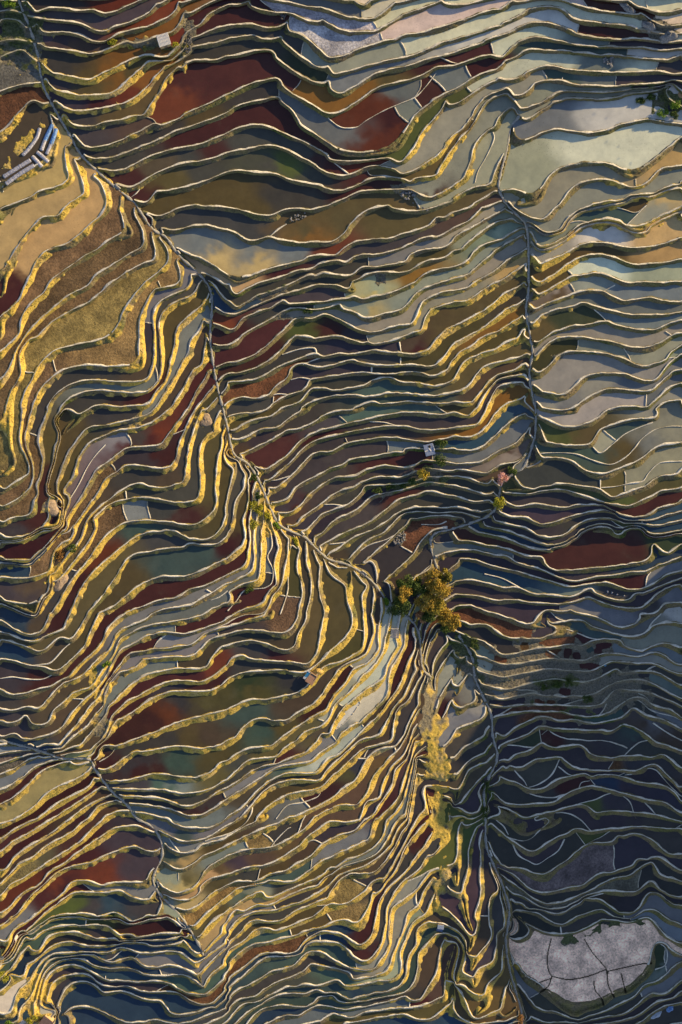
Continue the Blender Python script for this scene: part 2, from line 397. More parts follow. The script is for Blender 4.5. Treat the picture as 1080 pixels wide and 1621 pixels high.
49: 90,200 150,210 220,240 300,240 380,225 450,215 540,220 620,225 690,195 760,190 870,200 935,180 990,195 1040,230 1080,245
50: 100,270 170,290 230,310 300,290 380,275 460,262 560,270 650,270 740,225 800,227 870,234 930,232 980,250 1030,275 1080,290
51: 110,330 180,350 250,360 340,340 400,325 480,310 560,325 650,320 760,260 790,285 840,280 900,270 970,280 1020,310 1080,350
52: 130,380 220,405 300,390 370,380 440,390 540,390 650,390 760,330 830,318 900,320 960,340 1020,375 1080,415
53: 160,430 250,440 330,430 400,430 500,430 600,440 700,430 770,360 840,367 900,375 960,385 1020,410 1080,440
54: 180,490 250,475 340,460 410,465 500,460 560,480 640,490 740,470 830,405 890,402 930,432 980,450 1020,455 1080,500
55: 190,560 230,590 280,550 340,520 400,490 440,490 500,510 560,500 640,520 720,510 800,490 845,447 900,480 960,500 1020,520 1080,550
56: 210,630 270,600 340,575 400,540 480,545 560,550 640,555 700,552 740,560 800,527 860,545 910,580 960,620 1020,635 1080,660
X: 940,515 990,550 1040,580 1080,600
57: 240,720 290,670 350,660 410,615 430,625 470,640 520,635 600,625 650,680 720,690 800,680 880,680 930,690 980,670 1020,685 1060,730 1080,750
58: 200,750 250,715 310,735 380,700 440,685 500,680 520,700 560,730 620,745 700,750 780,745 860,755 940,712 1000,760 1040,800 1080,850
X: 400,545 410,610 
X: 500,680 460,760 400,805 340,825
59: 205,765 250,795 300,808 345,840 380,845 430,830 500,790 560,770 620,755 650,780 680,765 750,762 810,780 870,800 940,810 1000,820 1050,850 1080,900
60: 140,840 180,850 240,910 300,910 380,905 450,905 490,890 530,860 600,830 640,820 700,830 780,850 860,870 930,890 1000,900 1060,940 1080,960
61: 160,900 220,915 280,945 330,970 400,955 470,940 530,920 600,910 640,930 680,970
X: 780,850 830,890 850,950 860,970
X: 640,780 665,810
X: 585,840 600,800 640,790
@0,1296
39: 0,38 90,-2
40: 0,110 60,55 130,20 190,-2
41: 0,170 60,110 130,75 200,30 250,0
42: 0,280 40,240 65,195 130,140 200,100 260,60 310,20 345,0
43: 0,315 50,262 90,215 150,190 220,130 300,90 350,60 390,20 430,0
44: 0,385 40,320 100,290 180,240 250,200 330,150 400,100 440,50 500,0
45: 0,470 50,420 110,350 180,320 230,260 300,220 360,170 420,130 480,90 540,50 600,40 650,40 700,60 745,70
46: 0,520 100,430 150,360 240,280 300,240 380,220 440,210 500,180 580,150 640,135 700,160 750,165
47: 0,665 50,590 60,540 110,500 180,450 240,400 300,360 340,310 400,295 480,320 560,310 640,315 708,318 720,260
48: 120,540 200,460 300,380 360,350 440,350 510,350 570,345 620,375 680,390 760,390
49*2: 180,510 250,470 320,460 370,460 430,470 500,470 560,470 620,490 700,470 760,465 800,460 880,520
51: 160,570 190,540 240,520 330,505 400,510 450,505 510,515 540,540 580,575 640,575 700,560 760,548 820,548 880,555
52: 150,640 190,635 230,562 300,540 360,540 420,560 470,575 560,568
53: 160,680 200,645 230,622 290,592 350,588 400,605 480,607 560,600 600,580 700,590
54: 150,760 190,690 260,642 330,645 400,635 480,640 540,630 560,612 620,620 660,640 720,640 780,630 850,635 900,670 940,710
55: 160,830 210,700 260,662 330,655 440,640 480,670 540,687 600,662 640,662 680,700 740,710 800,695 870,710 930,745 960,790
X: 635,665 660,640
56: 170,870 210,740 270,682 330,665 400,670 450,700 520,715 580,710 640,715 690,740 760,750 830,740 880,740 930,770 970,805
57: 185,880 220,760 280,710 340,695 400,710 450,740 510,770 570,770 640,775 720,770 800,780 850,820 900,835 980,838
58: 215,880 250,790 310,750 380,740 430,750 480,790 540,800 600,795 660,815 740,825 800,820 860,832 900,860 950,885 1000,885
59: 270,900 290,850 340,790 400,775 450,790 500,830 560,820 640,840 700,860 760,865 790,900 810,935 870,935 940,920 1010,890
60: 280,940 340,905 400,895 450,905 510,930 560,960 590,972 700,975
X: 500,770 500,745
X: 405,510 408,480
X: 755,710 770,750
51: 0,690 60,665 110,570 130,550
52: 0,760 50,720 100,640 140,600
53: 40,740 110,760 130,690
54: 0,955 70,930 75,860 110,800 150,770
55: 90,970 100,900 130,870 160,840
56: 190,975 240,930 260,920
44: 790,0 830,30 880,45 940,50 990,50 1040,25 1080,-2
45: 750,50 800,80 860,110 930,112 980,95 1030,65 1080,30
46: 775,110 820,150 870,168 930,155 960,125 1000,115 1060,100 1080,82
X: 920,160 940,130 970,112
47: 770,200 820,235 870,242 920,215 960,180 1020,160 1080,128
48: 735,280 770,330 830,360 890,352 935,325 955,290 990,235 1040,205 1080,182
49: 945,328 990,288 1040,276 1080,272
50: 770,370 830,420 880,440 930,420 990,370 1040,335 1080,316
51: 860,480 920,522 960,480 1020,420 1080,375
52: 870,520 920,570 955,560 990,510 1040,470 1080,445
53: 860,560 910,630 950,655 1000,600 1040,560 1080,538
54: 930,690 970,660 1050,605 1080,590
55: 935,750 990,690 1050,630 1080,615
56: 970,800 1000,740 1080,690
57: 985,838 1040,785 1080,760
58: 1010,885 1050,840 1080,810
59: 1020,900 1080,850
60: 900,970 1000,930 1080,900
@360,1296
45: 0,30 60,-2
46: 0,82 60,52 140,18 190,-10
47: 0,128 60,98 130,68 200,40 270,10 300,-5
48: 0,182 80,155 200,142 260,122 320,85 370,50 415,-5
X: 200,142 230,100 280,50 300,40
49: 0,272 80,238 150,230 220,210 290,170 350,125 390,80 440,50 490,15 560,20 620,10 645,-20
50: 0,316 60,298 130,300 160,290 200,265 280,250 330,220 390,190 430,150 455,120 500,95 560,70 610,50 650,0
X: 455,120 410,100 375,112
X: 395,235 400,190
X: 140,298 155,235
51: 0,375 60,330 170,302 200,290 270,302 330,295 380,255 440,210 500,180 560,155 630,125 685,95 690,50 700,-5
52: 0,445 60,400 120,362 165,345 178,378 220,378 280,345 330,320 400,300 450,275 500,250 560,205 620,180 690,140 740,80 760,0
53: 0,485 40,430 70,447 130,415 200,410 260,380 320,350 380,330 430,320 470,270 540,230 620,205 690,180 740,130 780,60
54: 0,538 60,475 120,445 180,440 240,430 300,410 360,395 430,355 480,320 530,270 600,250 660,225 720,180 790,120
55: 0,590 60,545 120,485 200,490 260,485 320,440 400,410 475,385 490,355 520,300 580,260 640,267 700,257 740,215 790,150 830,60
X: 295,525 305,555
56: 0,622 70,590 130,535 190,520 230,535 300,510 380,475 440,445 480,412 540,410 600,390 660,350 730,320 770,250 830,150 880,45
57: 0,690 60,640 120,600 190,590 260,570 320,555 400,530 450,520 500,495 560,485 600,510 630,517 655,470 680,400 695,335 740,310 800,240 850,130 930,35
58: 0,760 70,715 105,685 150,650 210,640 280,645 330,625 360,595 440,535 500,540 550,555 600,600 640,612 690,560 710,470 720,400 760,330 830,270 900,180 945,130
59: 0,805 80,740 130,690 180,662 250,652 345,640 370,602 430,587 520,590 570,620 600,660 660,690 700,650 740,580 760,500 760,430 800,340 840,290 910,240 950,170
X: 440,535 437,585
60: 0,850 60,805 120,785 200,732 260,720 320,700 360,650 400,632 450,640 510,680 570,710 640,720 690,718 730,680 770,600 765,540 780,430 850,380 900,335 960,260
61: 0,900 60,860 140,845 180,808 240,775 300,758 370,725 400,692 450,705 520,712 580,730 595,765 640,760 700,750 760,730 790,650 810,595 850,500 862,450 910,410 930,350 980,280
62: 20,930 80,880 150,870 240,825 280,800 330,798 370,790 430,800 520,765 560,800 630,790 700,775 780,770 825,740 830,690 820,640 850,560 880,500 940,460 970,400 1000,320
X: 895,345 897,400 940,460
63: 40,970 100,920 160,882 240,835 300,830 370,835 420,812 460,832 520,830 580,865 640,850 700,830 760,825 820,790 850,740 860,660 900,600 905,530 960,490
64: 100,970 160,905 240,890 320,895 400,890 440,850 500,840 530,870 600,872 680,860 750,845 830,832 880,790 900,740 910,650 950,600 990,550
65: 200,970 270,940 340,935 380,902 440,890 500,900 560,910 620,900 700,880 780,865 840,840 870,865 920,860 960,800 1000,740 1010,650 1035,560
66: 440,970 500,930 540,940 600,950 650,920 720,910 780,905 850,900 920,890 1000,860 1040,850 1040,740 1060,660 1080,600
67: 560,972 640,960 740,940 840,930 890,950 960,955 1040,900 1070,870 1080,780
X: 865,870 862,910
X: 585,735 590,765
@720,1296
61: 200,0 260,15 300,55 340,72 390,50 450,35 480,15 500,0
62: 165,15 210,60 270,105 330,150 370,165 430,130 490,90 540,75 580,50 640,65 700,55 740,50 790,55 870,40 940,45 1000,48 1080,50
X: 270,110 300,170 350,200 390,215 440,185 490,150 520,95
X: 575,65 620,125
63: 155,50 160,120 190,190 250,235 320,245 380,275 430,285 490,235 560,185 620,130 680,115 750,115 775,85 800,85 860,70 920,95 970,140 1010,175 1080,180
64: 200,225 270,260 340,330 420,355 480,345 540,335 600,330 650,290 700,265 740,265 800,245 850,230 870,195 920,195 970,185 1030,225 1080,260
65: 190,240 260,300 320,340 380,385 440,408 520,395 590,370 650,340 700,310 760,280 830,270 880,230 935,205 970,270 1030,285 1080,300
66: 200,270 260,350 310,365 340,380 420,425 500,425 580,395 650,355 740,345 800,355 870,350 930,300 970,340 1030,370 1080,375
67: 235,330 290,412 340,430 400,430 450,446 500,450 550,420 600,395 620,380 680,382 720,410 780,452 830,455 880,425 915,360 960,350 1010,385 1040,410 1080,415
X: 625,375 690,355 740,345
68: 260,400 330,432 390,447 440,480 490,505 530,500 580,467 640,447 700,432 760,465 840,470 900,435 950,440 1000,480 1080,510
X: 500,505 505,545
69: 275,450 340,500 400,535 460,548 520,550 590,535 650,510 700,482 760,478 840,485 910,470 950,500 1000,560 1030,580 1080,610
70: 250,560 255,640 300,720 340,770 380,790 450,850 520,915 575,942 620,915 690,895 760,840 830,825 880,785 920,740 942,680 950,600 1000,590 1030,625 1080,660
71: 270,700 300,800 340,850 380,895 430,912 480,915 580,955 650,935 720,910 780,880 850,845 900,790 970,772 1020,730 1080,675
72: 290,800 325,880 350,930 420,967 500,967 580,970 650,957 720,940 800,930 860,890 930,835 970,838 1010,830 1080,765
73: 330,970 420,985 600,985 700,975 800,955 880,930 960,875 1040,850 1080,810
74: 880,972 950,920 1000,890 1080,870
X: 960,580 1005,620 1000,690 950,715
60: 40,0 20,60 20,180 10,320
61: 110,30 70,150 65,250 40,330 60,480 90,540
62: 130,150 125,280 130,370 100,450 110,500 85,560 60,640
63: 165,200 210,340 170,380 165,480 180,560 120,640 80,720
X: 110,460 160,460
64: 220,370 245,460 240,520 200,550 195,640 180,690 110,720 90,800
65: 240,560 232,640 225,720 160,790 155,880 100,935
66: 250,640 262,760 240,810 225,900 235,945 300,890
67: 270,820 300,880 310,960
64: 10,560 50,640 0,790
'''
SEEDS = '''
@0,0
K: 270,15 430,90 260,75 300,310 400,560 450,650 560,720 800,640 540,775 640,740 900,740 960,820
R: 560,25 760,100 820,40 610,450 850,480
D: 240,125 460,130 300,190 280,400 340,490
C: 600,165 540,320 560,390 700,380
O: 420,350 450,420 640,340 600,550 950,590 800,860 900,930
B: 330,215 650,620 760,790 120,720 200,640
M: 480,500 960,390 900,380 900,680 1000,640 640,850 1000,710 660,930
H: 70,400 100,170
Q: 40,580
Y: 200,870 100,930 330,880 250,950 440,900
@360,0
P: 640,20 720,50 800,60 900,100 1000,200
U: 540,40 560,405 820,420 320,490 500,620 850,520
W: 560,125 400,170 560,230
G: 650,270 1000,620 940,700 950,890
M: 150,330 1000,290 150,80 780,560 960,470 100,560 260,540 300,600 500,790 620,860 560,925 980,940
E: 400,330
C: 480,490 650,420
O: 760,370 60,940 960,820
K: 60,155 60,220 130,215 120,470 120,650 300,690 200,780 420,850 250,930 420,950
R: 640,530 720,500 700,690 850,620
V: 880,680 270,775
@720,0
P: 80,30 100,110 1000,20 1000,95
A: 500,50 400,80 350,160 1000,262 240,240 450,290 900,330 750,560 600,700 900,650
M: 100,230 800,150 130,320
D: 850,205 1010,340 850,385
U: 650,195 700,320 680,385 450,580
T: 400,215 600,235 520,370
U: 20,380
G: 330,400 100,470 400,440 180,560 160,590 260,560 200,680 100,760 380,780 30,780 600,830 450,900 700,900
Y: 1000,740 1000,930
@0,324
Y: 100,60 30,250 400,50 150,250 1040,270
M: 60,400 30,490 680,925 950,820
F: 450,130 250,300 130,440 600,180 350,350 230,460 600,270 400,430 40,780 130,900
S: 400,540 600,400 250,640 600,690
K: 450,810 745,600 450,920 950,60 900,400
B: 700,780 930,690
D: 690,620
U: 700,500 500,865 900,580 950,180
O: 810,600 850,500 800,30
N: 1040,450
R: 1070,560
@360,324
O: 100,20 380,120 540,60 750,100 880,90 1000,240 1000,640 950,740 1020,780 1000,830
K: 100,100 600,200 820,190 560,310 440,370 180,520 330,680 140,800 450,740 720,740 820,785 560,845 450,890 200,950
C: 400,160 880,340
U: 100,220 330,220 800,250
Y: 150,290 60,400 700,430 700,525
R: 510,210
M: 280,330 20,560 60,630 60,710 190,690 480,600 900,690
B: 680,310 870,660
D: 150,480 430,430 600,620 550,680 500,780 330,860 250,880
G: 700,400 650,480 850,470 560,510 700,575 750,625 900,560
V: 370,595
Q: 180,880
T: 800,880 700,890 800,920
@720,324
B: 40,60 200,490 200,790
G: 100,100 60,180 200,120 100,260 200,260 100,400 400,40 600,20 460,160 500,390 620,370 600,600 850,640 700,690 650,750 450,850 700,850 700,930 1000,900
T: 180,100 680,55
Y: 280,290 950,120 1000,220
G: 450,90 960,40 440,175 450,250 950,350
O: 200,390 80,500 80,570 250,600 300,670 150,730 40,820 830,10 750,200 430,340 420,400 500,430 420,600 450,700
C: 280,530 170,600 270,900
A: 700,150 700,290
U: 900,420 640,450 850,555 850,870 500,950
U: 900,480
E: 520,540
@0,648
S: 60,120
F: 60,360 70,410 80,480 200,760 500,290 520,500
M: 150,550 130,660 200,610 210,320 720,140 600,190 780,230 880,530 380,830 1060,650 800,840 950,800 650,910
D: 30,580 80,860 700,220 560,260
N: 60,760
O: 230,200 350,80 290,200 340,260 1000,400 990,200 1050,450 560,720 450,850 620,830 530,900
K: 500,40 600,80 650,120 620,320 870,220 750,400 750,470 750,620
U: 560,130 650,475 930,880 750,940
R: 750,120 500,680 430,720
B: 800,340 480,430 180,850
T: 620,580 800,730 950,690
@360,648
O: 60,520 290,820 280,880 310,760 420,800 430,950 520,850 530,780 620,860 40,70
M: 50,720 20,740 110,900 60,940 250,200 180,260 400,120 800,240 310,470 780,420
U: 40,780 30,850 200,740 820,185 1020,650
D: 175,640 120,160 480,60 950,60 230,340 450,160 700,110 270,470 400,540 650,480 560,540 800,680 700,760 1040,610
K: 185,810 100,110 300,60 300,220 700,60 350,280 700,180 400,370 450,370 800,300 500,390 550,440 600,590 900,440 600,630 900,485 700,620 680,920 930,730
F: 270,620
B: 60,190 310,530 540,690 790,850 715,930
T: 600,40
Q: 860,620
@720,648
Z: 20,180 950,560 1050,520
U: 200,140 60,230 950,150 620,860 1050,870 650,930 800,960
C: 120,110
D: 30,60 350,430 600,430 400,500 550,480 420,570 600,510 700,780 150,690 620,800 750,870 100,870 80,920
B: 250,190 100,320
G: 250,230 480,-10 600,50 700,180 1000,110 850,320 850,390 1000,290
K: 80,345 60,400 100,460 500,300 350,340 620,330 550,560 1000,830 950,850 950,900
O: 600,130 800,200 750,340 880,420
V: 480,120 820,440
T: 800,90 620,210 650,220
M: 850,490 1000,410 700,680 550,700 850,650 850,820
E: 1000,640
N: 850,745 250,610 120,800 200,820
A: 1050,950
@0,972
Z: 80,110
N: 100,30 60,180 180,600 220,640
B: 180,60 250,180 200,390 220,480 350,330 200,570 300,480 300,560 380,470 420,480 450,560 900,235 950,450 1000,590 330,960
M: 270,50 150,330 220,310 330,280 450,110 520,30 370,200 880,70 650,150 700,330 900,290 1000,340 660,430 700,500 600,570 540,730 650,770 720,740 950,940 300,860 230,920 380,870 400,930
D: 60,270 40,330 40,490 60,550 800,350 850,410 600,720 660,690 650,810
K: 60,420 800,590 620,640 800,860 750,900 960,920 450,930
U: 800,60 850,120 780,190 950,130 750,240 600,300 850,820 740,940 60,800
R: 1000,260 780,480
O: 1000,400 900,590 1020,690 1000,790
T: 830,690 760,810
H: 80,690
Y: 250,760 100,860 200,850 60,950
@360,972
M: 60,20 230,210 430,460 500,360 280,680 810,280 480,830 720,930 890,790 995,460
K: 80,70 100,110 120,180 100,250 60,690 380,580 120,720 250,790 480,720 850,520 740,650 955,120 1010,170 1020,230
F: 260,40
B: 300,140 330,420 440,590 60,850 700,500 650,610 800,400 750,560 600,870 860,650
O: 400,120 410,60 150,380 530,60 530,150 550,220 250,540 200,670 400,600 300,820 560,760 740,700
E: 120,330
D: 300,290 620,730
T: 100,470 170,550 300,720
G: 640,240 690,140 600,340
A: 640,280 700,280 580,450 770,180 400,720
U: 100,790 560,560 330,870 250,940
P: 620,480 700,380
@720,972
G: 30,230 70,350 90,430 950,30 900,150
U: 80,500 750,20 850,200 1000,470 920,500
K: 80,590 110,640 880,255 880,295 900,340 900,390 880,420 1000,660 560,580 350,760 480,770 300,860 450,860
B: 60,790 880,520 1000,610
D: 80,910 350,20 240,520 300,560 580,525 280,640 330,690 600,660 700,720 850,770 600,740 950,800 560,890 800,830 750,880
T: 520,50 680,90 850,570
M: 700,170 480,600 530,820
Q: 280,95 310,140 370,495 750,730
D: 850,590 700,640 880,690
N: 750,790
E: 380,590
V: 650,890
@0,1296
M: 30,60 40,120 150,40 50,190 130,110 250,240 360,120 430,100 400,180 300,300 200,380 650,510 800,510
B: 200,130 200,170
F: 100,230
R: 120,310 350,180 250,290 480,270 20,600
D: 600,20 620,100 700,110 650,220 430,420 700,430 480,530 500,590 540,655 320,760 700,800
U: 60,480 450,330 640,350 850,660 830,720 800,20 900,20 1000,65 830,120 1000,90 1000,180
V: 330,430 480,490 330,520
N: 500,410 850,590 350,620 700,590 480,650 600,680 600,740 400,760 750,850 600,880 450,940 50,780
T: 320,490 200,600 880,770 880,75 830,190
K: 350,570
P: 20,850
U: 1000,10
Y: 870,215 850,320 1000,260 900,410
O: 1030,130 870,290 1040,235 1020,300 1050,430
G: 800,290 830,395
S: 970,420 1030,370
@360,1296
O: 60,20 280,130 250,200 400,280 600,180 560,230 500,260 300,480 400,490 980,910
B: 100,50 150,190 380,70 360,160 680,230 950,700 1000,800
U: 60,140 540,130 620,80 180,430 470,910 620,930
S: 150,110 580,330 620,320 580,450
K: 250,60 80,260 250,350 250,400 200,470 100,500 710,350 720,520 800,350 430,670 300,720 300,780 780,850 840,200
D: 60,200 540,40 650,285
T: 300,270 100,370 500,620 550,770 600,800 400,840 480,860
G: 120,355 740,630 780,650 700,770
Y: 20,430
M: 640,570 690,480 640,650 910,100 905,20 900,880
N: 530,520 490,560 620,830 250,920
Q: 250,600
@720,1296
V: 80,100 90,60
D: 100,250 140,310 90,420 130,420 130,690 420,20 290,320 830,410 780,20 1050,390 900,900
K: 200,430 20,260 230,40 280,90 250,170 530,120 500,370 330,400 500,440 600,420 380,500 620,500 960,20 1000,100 1000,230 1000,330 420,890 480,930 800,900
B: 140,580 720,370
O: 150,740 190,850 260,880
H: 700,190 500,290 380,310 750,320
D: 820,190 860,140
L: 330,640 560,680 820,620 560,850 700,800 760,780 840,770 420,780 290,520
U: 1000,430 1020,520 1030,650 1000,740 1000,800 330,800
E: 970,660
'''
def P_(s): return np.array([[float(a) for a in q.split(',')] for q in s.split()])
PATHS = [P_('24,-40 30,0 47,43 60,87 68,133 87,173 110,213 127,243 153,270 187,300 213,322 240,361 263,376 283,404 313,431 331,454 336,481 333,524 335,557 343,607 353,647 361,681 370,718 393,735 412,765 424,795 440,828 460,841 483,851 500,868 520,885 547,893 570,905 593,925 612,950 640,972 662,1000 668,1055 682,1072'),
         P_('726,1005 747,1039 752,1072 763,1099 777,1129 780,1165 787,1199 773,1232 766,1255 768,1292 770,1339 783,1373 797,1406 806,1439 803,1469 800,1489 805,1529 815,1566 825,1603 832,1660'),
         P_('823,183 808,203 803,233 792,277 790,300 803,324 820,341 833,357 837,391 837,424 837,457 833,491 838,524 843,557 838,591 843,624 848,648 848,680 843,705 830,738 810,752 795,765 787,800 775,815 753,825 720,836 688,845 682,865 692,900'),
         P_('-40,1170 0,1172 33,1179 67,1189 100,1200 140,1201 152,1219 177,1252 200,1272 217,1295 240,1308 254,1328 257,1355 246,1378 243,1396 255,1417 280,1443 300,1470 315,1495 322,1512')]
DITCHES = [P_('872,1486 866,1515 868,1535 873,1545'), P_('925,1487 938,1508 957,1530 962,1540'), P_('873,1545 900,1550 930,1545 957,1535'),
           P_('855,1570 868,1560 873,1545'), P_('940,1553 942,1567 952,1580 955,1590'), P_('960,1537 963,1560 972,1578'), P_('983,1541 990,1570'), P_('962,1537 985,1532 1012,1526 1030,1524'), P_('850,1556 873,1548')]
ROUGH = [(25, 55, 62, 60, 0), (880, 1075, 165, 62, 8), (745, 1060, 24, 60, -20), (232, 72, 48, 12, 8), (295, 70, 16, 44, 8),
         (640, 766, 54, 9, -8), (610, 785, 26, 6, -45), (670, 750, 40, 16, 10), (908, 1489, 17, 12, 0), (938, 1477, 22, 6, -30), (978, 1464, 28, 7, -3), (1012, 1462, 14, 7, 0), (30, 190, 8, 8, 0), (1045, 45, 30, 16, 20), (1060, 160, 50, 20, 10),
         (55, 1580, 24, 40, 10), (85, 910, 14, 34, 15), (78, 800, 18, 18, 0), (150, 1085, 12, 40, -15), (165, 1150, 16, 30, 30), (40, 225, 14, 60, 40), (670, 560, 12, 8, 0), (415, 815, 16, 40, -12),
         (445, 500, 18, 10, 0), (415, 470, 40, 7, -18), (640, 300, 30, 10, 20), (880, 565, 18, 6, -10), (215, 665, 10, 20, 30), (320, 665, 14, 22, 20), (600, 445, 12, 12, 0), (630, 855, 14, 10, -30)]
SPUR = [(694, 1195, 23, 90, -8), (694, 1270, 17, 60, 4), (700, 1370, 12, 70, 6), (675, 1120, 9, 60, 8)]
GREEN = [(640, 766, 62, 12, -8), (670, 720, 40, 20, 0), (400, 462, 36, 8, -15), (485, 492, 22, 10, 0), (1065, 165, 45, 28, 10), (1060, 570, 20, 24, -40), (120, 640, 20, 12, 0), (740, 1330, 16, 40, 5), (880, 1080, 34, 9, -4),
         (940, 1135, 70, 9, 14), (905, 1488, 22, 8, 15), (938, 1477, 24, 7, -30), (978, 1464, 30, 8, -3), (1012, 1462, 16, 8, 0), (170, 1445, 80, 10, 0), (750, 1030, 8, 60, -15), (770, 1230, 12, 90, 0), (400, 800, 14, 40, -15), (25, 30, 40, 60, 0), (165, 1055, 14, 8, -30), (640, 960, 80, 50, 0), (120, 870, 12, 10, 0), (995, 290, 4, 4, 0),
         (720, 1000, 30, 60, 0), (250, 85, 50, 16, 0), (440, 215, 30, 12, 0), (1010, 855, 30, 20, 0), (940, 550, 40, 8, -8), (900, 60, 0.1, .1, 0), (330, 505, 5, 60, 5)]
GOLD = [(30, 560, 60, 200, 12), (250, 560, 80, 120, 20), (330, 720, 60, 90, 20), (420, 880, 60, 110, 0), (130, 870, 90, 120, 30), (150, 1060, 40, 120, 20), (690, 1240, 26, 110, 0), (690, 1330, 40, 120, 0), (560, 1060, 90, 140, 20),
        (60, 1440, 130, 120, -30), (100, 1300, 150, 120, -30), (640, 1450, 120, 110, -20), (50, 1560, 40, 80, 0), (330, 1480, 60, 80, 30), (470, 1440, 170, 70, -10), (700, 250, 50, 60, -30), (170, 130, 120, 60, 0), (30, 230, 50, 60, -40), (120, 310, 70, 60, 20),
        (740, 1540, 60, 80, 0), (540, 1240, 150, 120, -20), (760, 540, 90, 90, -20), (1010, 330, 70, 50, 0), (880, 420, 50, 60, 0), (290, 1130, 120, 130, -10), (760, 650, 50, 40, 0)]  # golden dry grass; sunlight on these banks is put into its colour

MG = 110                      # margin of ground beyond the frame, in map cells
GW, GH = 1080 + 2*MG, 1621 + 2*MG

def parse_lines(txt):
    ox = oy = 0
    lev, cross = [], []
    for ln in txt.strip().splitlines():
        ln = ln.strip()
        if not ln: continue
        if ln[0] == '@':
            ox, oy = map(float, ln[1:].split(',')); continue
        h, pts = ln.split(':')
        p = np.array([[float(a) for a in q.split(',')] for q in pts.split()])/3.0 + (ox, oy)
        if h == 'X': cross.append(p); continue
        m = 1
        if '*' in h: h, m = h.split('*')
        lev.append((int(h), int(m), p))
    return lev, cross

def dense(p, step=0.45):
    # Catmull-Rom through the points, sampled evenly
    if len(p) < 3:
        q = p
    else:
        P = np.vstack([2*p[0]-p[1], p, 2*p[-1]-p[-2]])
        out = []
        for i in range(1, len(P)-2):
            a, b, c, d = P[i-1], P[i], P[i+1], P[i+2]
            t = np.linspace(0, 1, 8, endpoint=False)[:, None]
            out.append(0.5*((2*b)+(c-a)*t+(2*a-5*b+4*c-d)*t*t+(3*b-a-3*c+d)*t**3))
        q = np.vstack(out+[p[-1:]])
    s = np.r_[0, np.cumsum(np.hypot(*np.diff(q, axis=0).T))]
    n = max(2, int(s[-1]/step))
    u = np.linspace(0, s[-1], n)
    return np.c_[np.interp(u, s, q[:, 0]), np.interp(u, s, q[:, 1])]

def blur(a, sig):
    r = int(3*sig+1); k = np.exp(-0.5*(np.arange(-r, r+1)/sig)**2); k /= k.sum()
    for ax in (0, 1):
        p = np.pad(a, [(r, r) if i == ax else (0, 0) for i in (0, 1)], mode='edge')
        n = a.shape[ax]
        b = np.zeros_like(a)
        for i, w in enumerate(k):
            b += w*(p[i:i+n, :] if ax == 0 else p[:, i:i+n])
        a = b
    return a

def relax(phi, m, v, n):
    for _ in range(n):
        p = np.pad(phi, 1, mode='edge')
        phi = 0.25*(p[:-2, 1:-1]+p[2:, 1:-1]+p[1:-1, :-2]+p[1:-1, 2:])
        phi[m] = v[m]
    return phi

def solve_phi(lev, extra=()):
    xs, ys, vs = [], [], []
    for k, mlt, p in lev:
        d = dense(p)
        xs.append(d[:, 0]); ys.append(d[:, 1]); vs.append(np.full(len(d), float(k)))
        if mlt > 1:
            t = np.gradient(d, axis=0); t /= np.hypot(t[:, 0], t[:, 1])[:, None]+1e-9
            for j in range(1, mlt):
                xs.append(d[:, 0]-t[:, 1]*1.6*j); ys.append(d[:, 1]+t[:, 0]*1.6*j); vs.append(np.full(len(d), float(k+j)))
    xs = np.concatenate(xs)+MG; ys = np.concatenate(ys)+MG; vs = np.concatenate(vs)
    for x, y, v in extra:
        xs = np.r_[xs, x]; ys = np.r_[ys, y]; vs = np.r_[vs, v]
    phi = None
    for sc, n in ((32, 400), (16, 200), (8, 120), (4, 80), (2, 50), (1, 30)):
        h, w = -(-GH//sc), -(-GW//sc)
        ix = np.clip((xs/sc).astype(int), 0, w-1); iy = np.clip((ys/sc).astype(int), 0, h-1)
        cnt = np.bincount(iy*w+ix, minlength=h*w).reshape(h, w)
        v = np.bincount(iy*w+ix, weights=vs, minlength=h*w).reshape(h, w)/np.maximum(cnt, 1)
        m = cnt > 0
        if phi is None:
            phi = np.full((h, w), vs.mean())
        else:
            # bilinear upsample
            h0, w0 = phi.shape
            yy = np.clip((np.arange(h)+.5)/2-.5, 0, h0-1.001); xx = np.clip((np.arange(w)+.5)/2-.5, 0, w0-1.001)
            y0 = yy.astype(int); x0 = xx.astype(int); fy = (yy-y0)[:, None]; fx = xx-x0
            y1 = np.minimum(y0+1, h0-1); x1 = np.minimum(x0+1, w0-1)
            phi = (phi[y0][:, x0]*(1-fx)+phi[y0][:, x1]*fx)*(1-fy)+(phi[y1][:, x0]*(1-fx)+phi[y1][:, x1]*fx)*fy
        phi = phi.astype(np.float32); v = v.astype(np.float32)
        phi[m] = v[m]
        phi = relax(phi, m, v, n)
    return phi

# ---------------------------------------------------------------- terrace levels
rng = np.random.RandomState(7)
lev, cross = parse_lines(TRACES)
phi = solve_phi(lev)
xs = np.arange(GW, dtype=float)
def smooth1(a): return np.convolve(np.pad(a, 40, mode='edge'), np.ones(81)/81, 'valid')
phi = solve_phi(lev, [(xs, np.full(GW, 1.), smooth1(phi[MG+4])-7), (xs, np.full(GW, GH-2.), smooth1(phi[MG+1616])+7)])
phi = blur(phi, 1.5)
def noise(sig, seed):
    r = np.random.RandomState(seed); q = max(1, int(sig/2.0))
    h, w2 = GH//q+2, GW//q+2
    a = blur(r.randn(h, w2), sig/q); a /= a.std()
    yy = np.arange(GH)/q; xx = np.arange(GW)/q
    y0 = yy.astype(int); x0 = xx.astype(int); fy = (yy-y0)[:, None]; fx = xx-x0
    return (a[y0][:, x0]*(1-fx)+a[y0][:, x0+1]*fx)*(1-fy)+(a[y0+1][:, x0]*(1-fx)+a[y0+1][:, x0+1]*fx)*fy
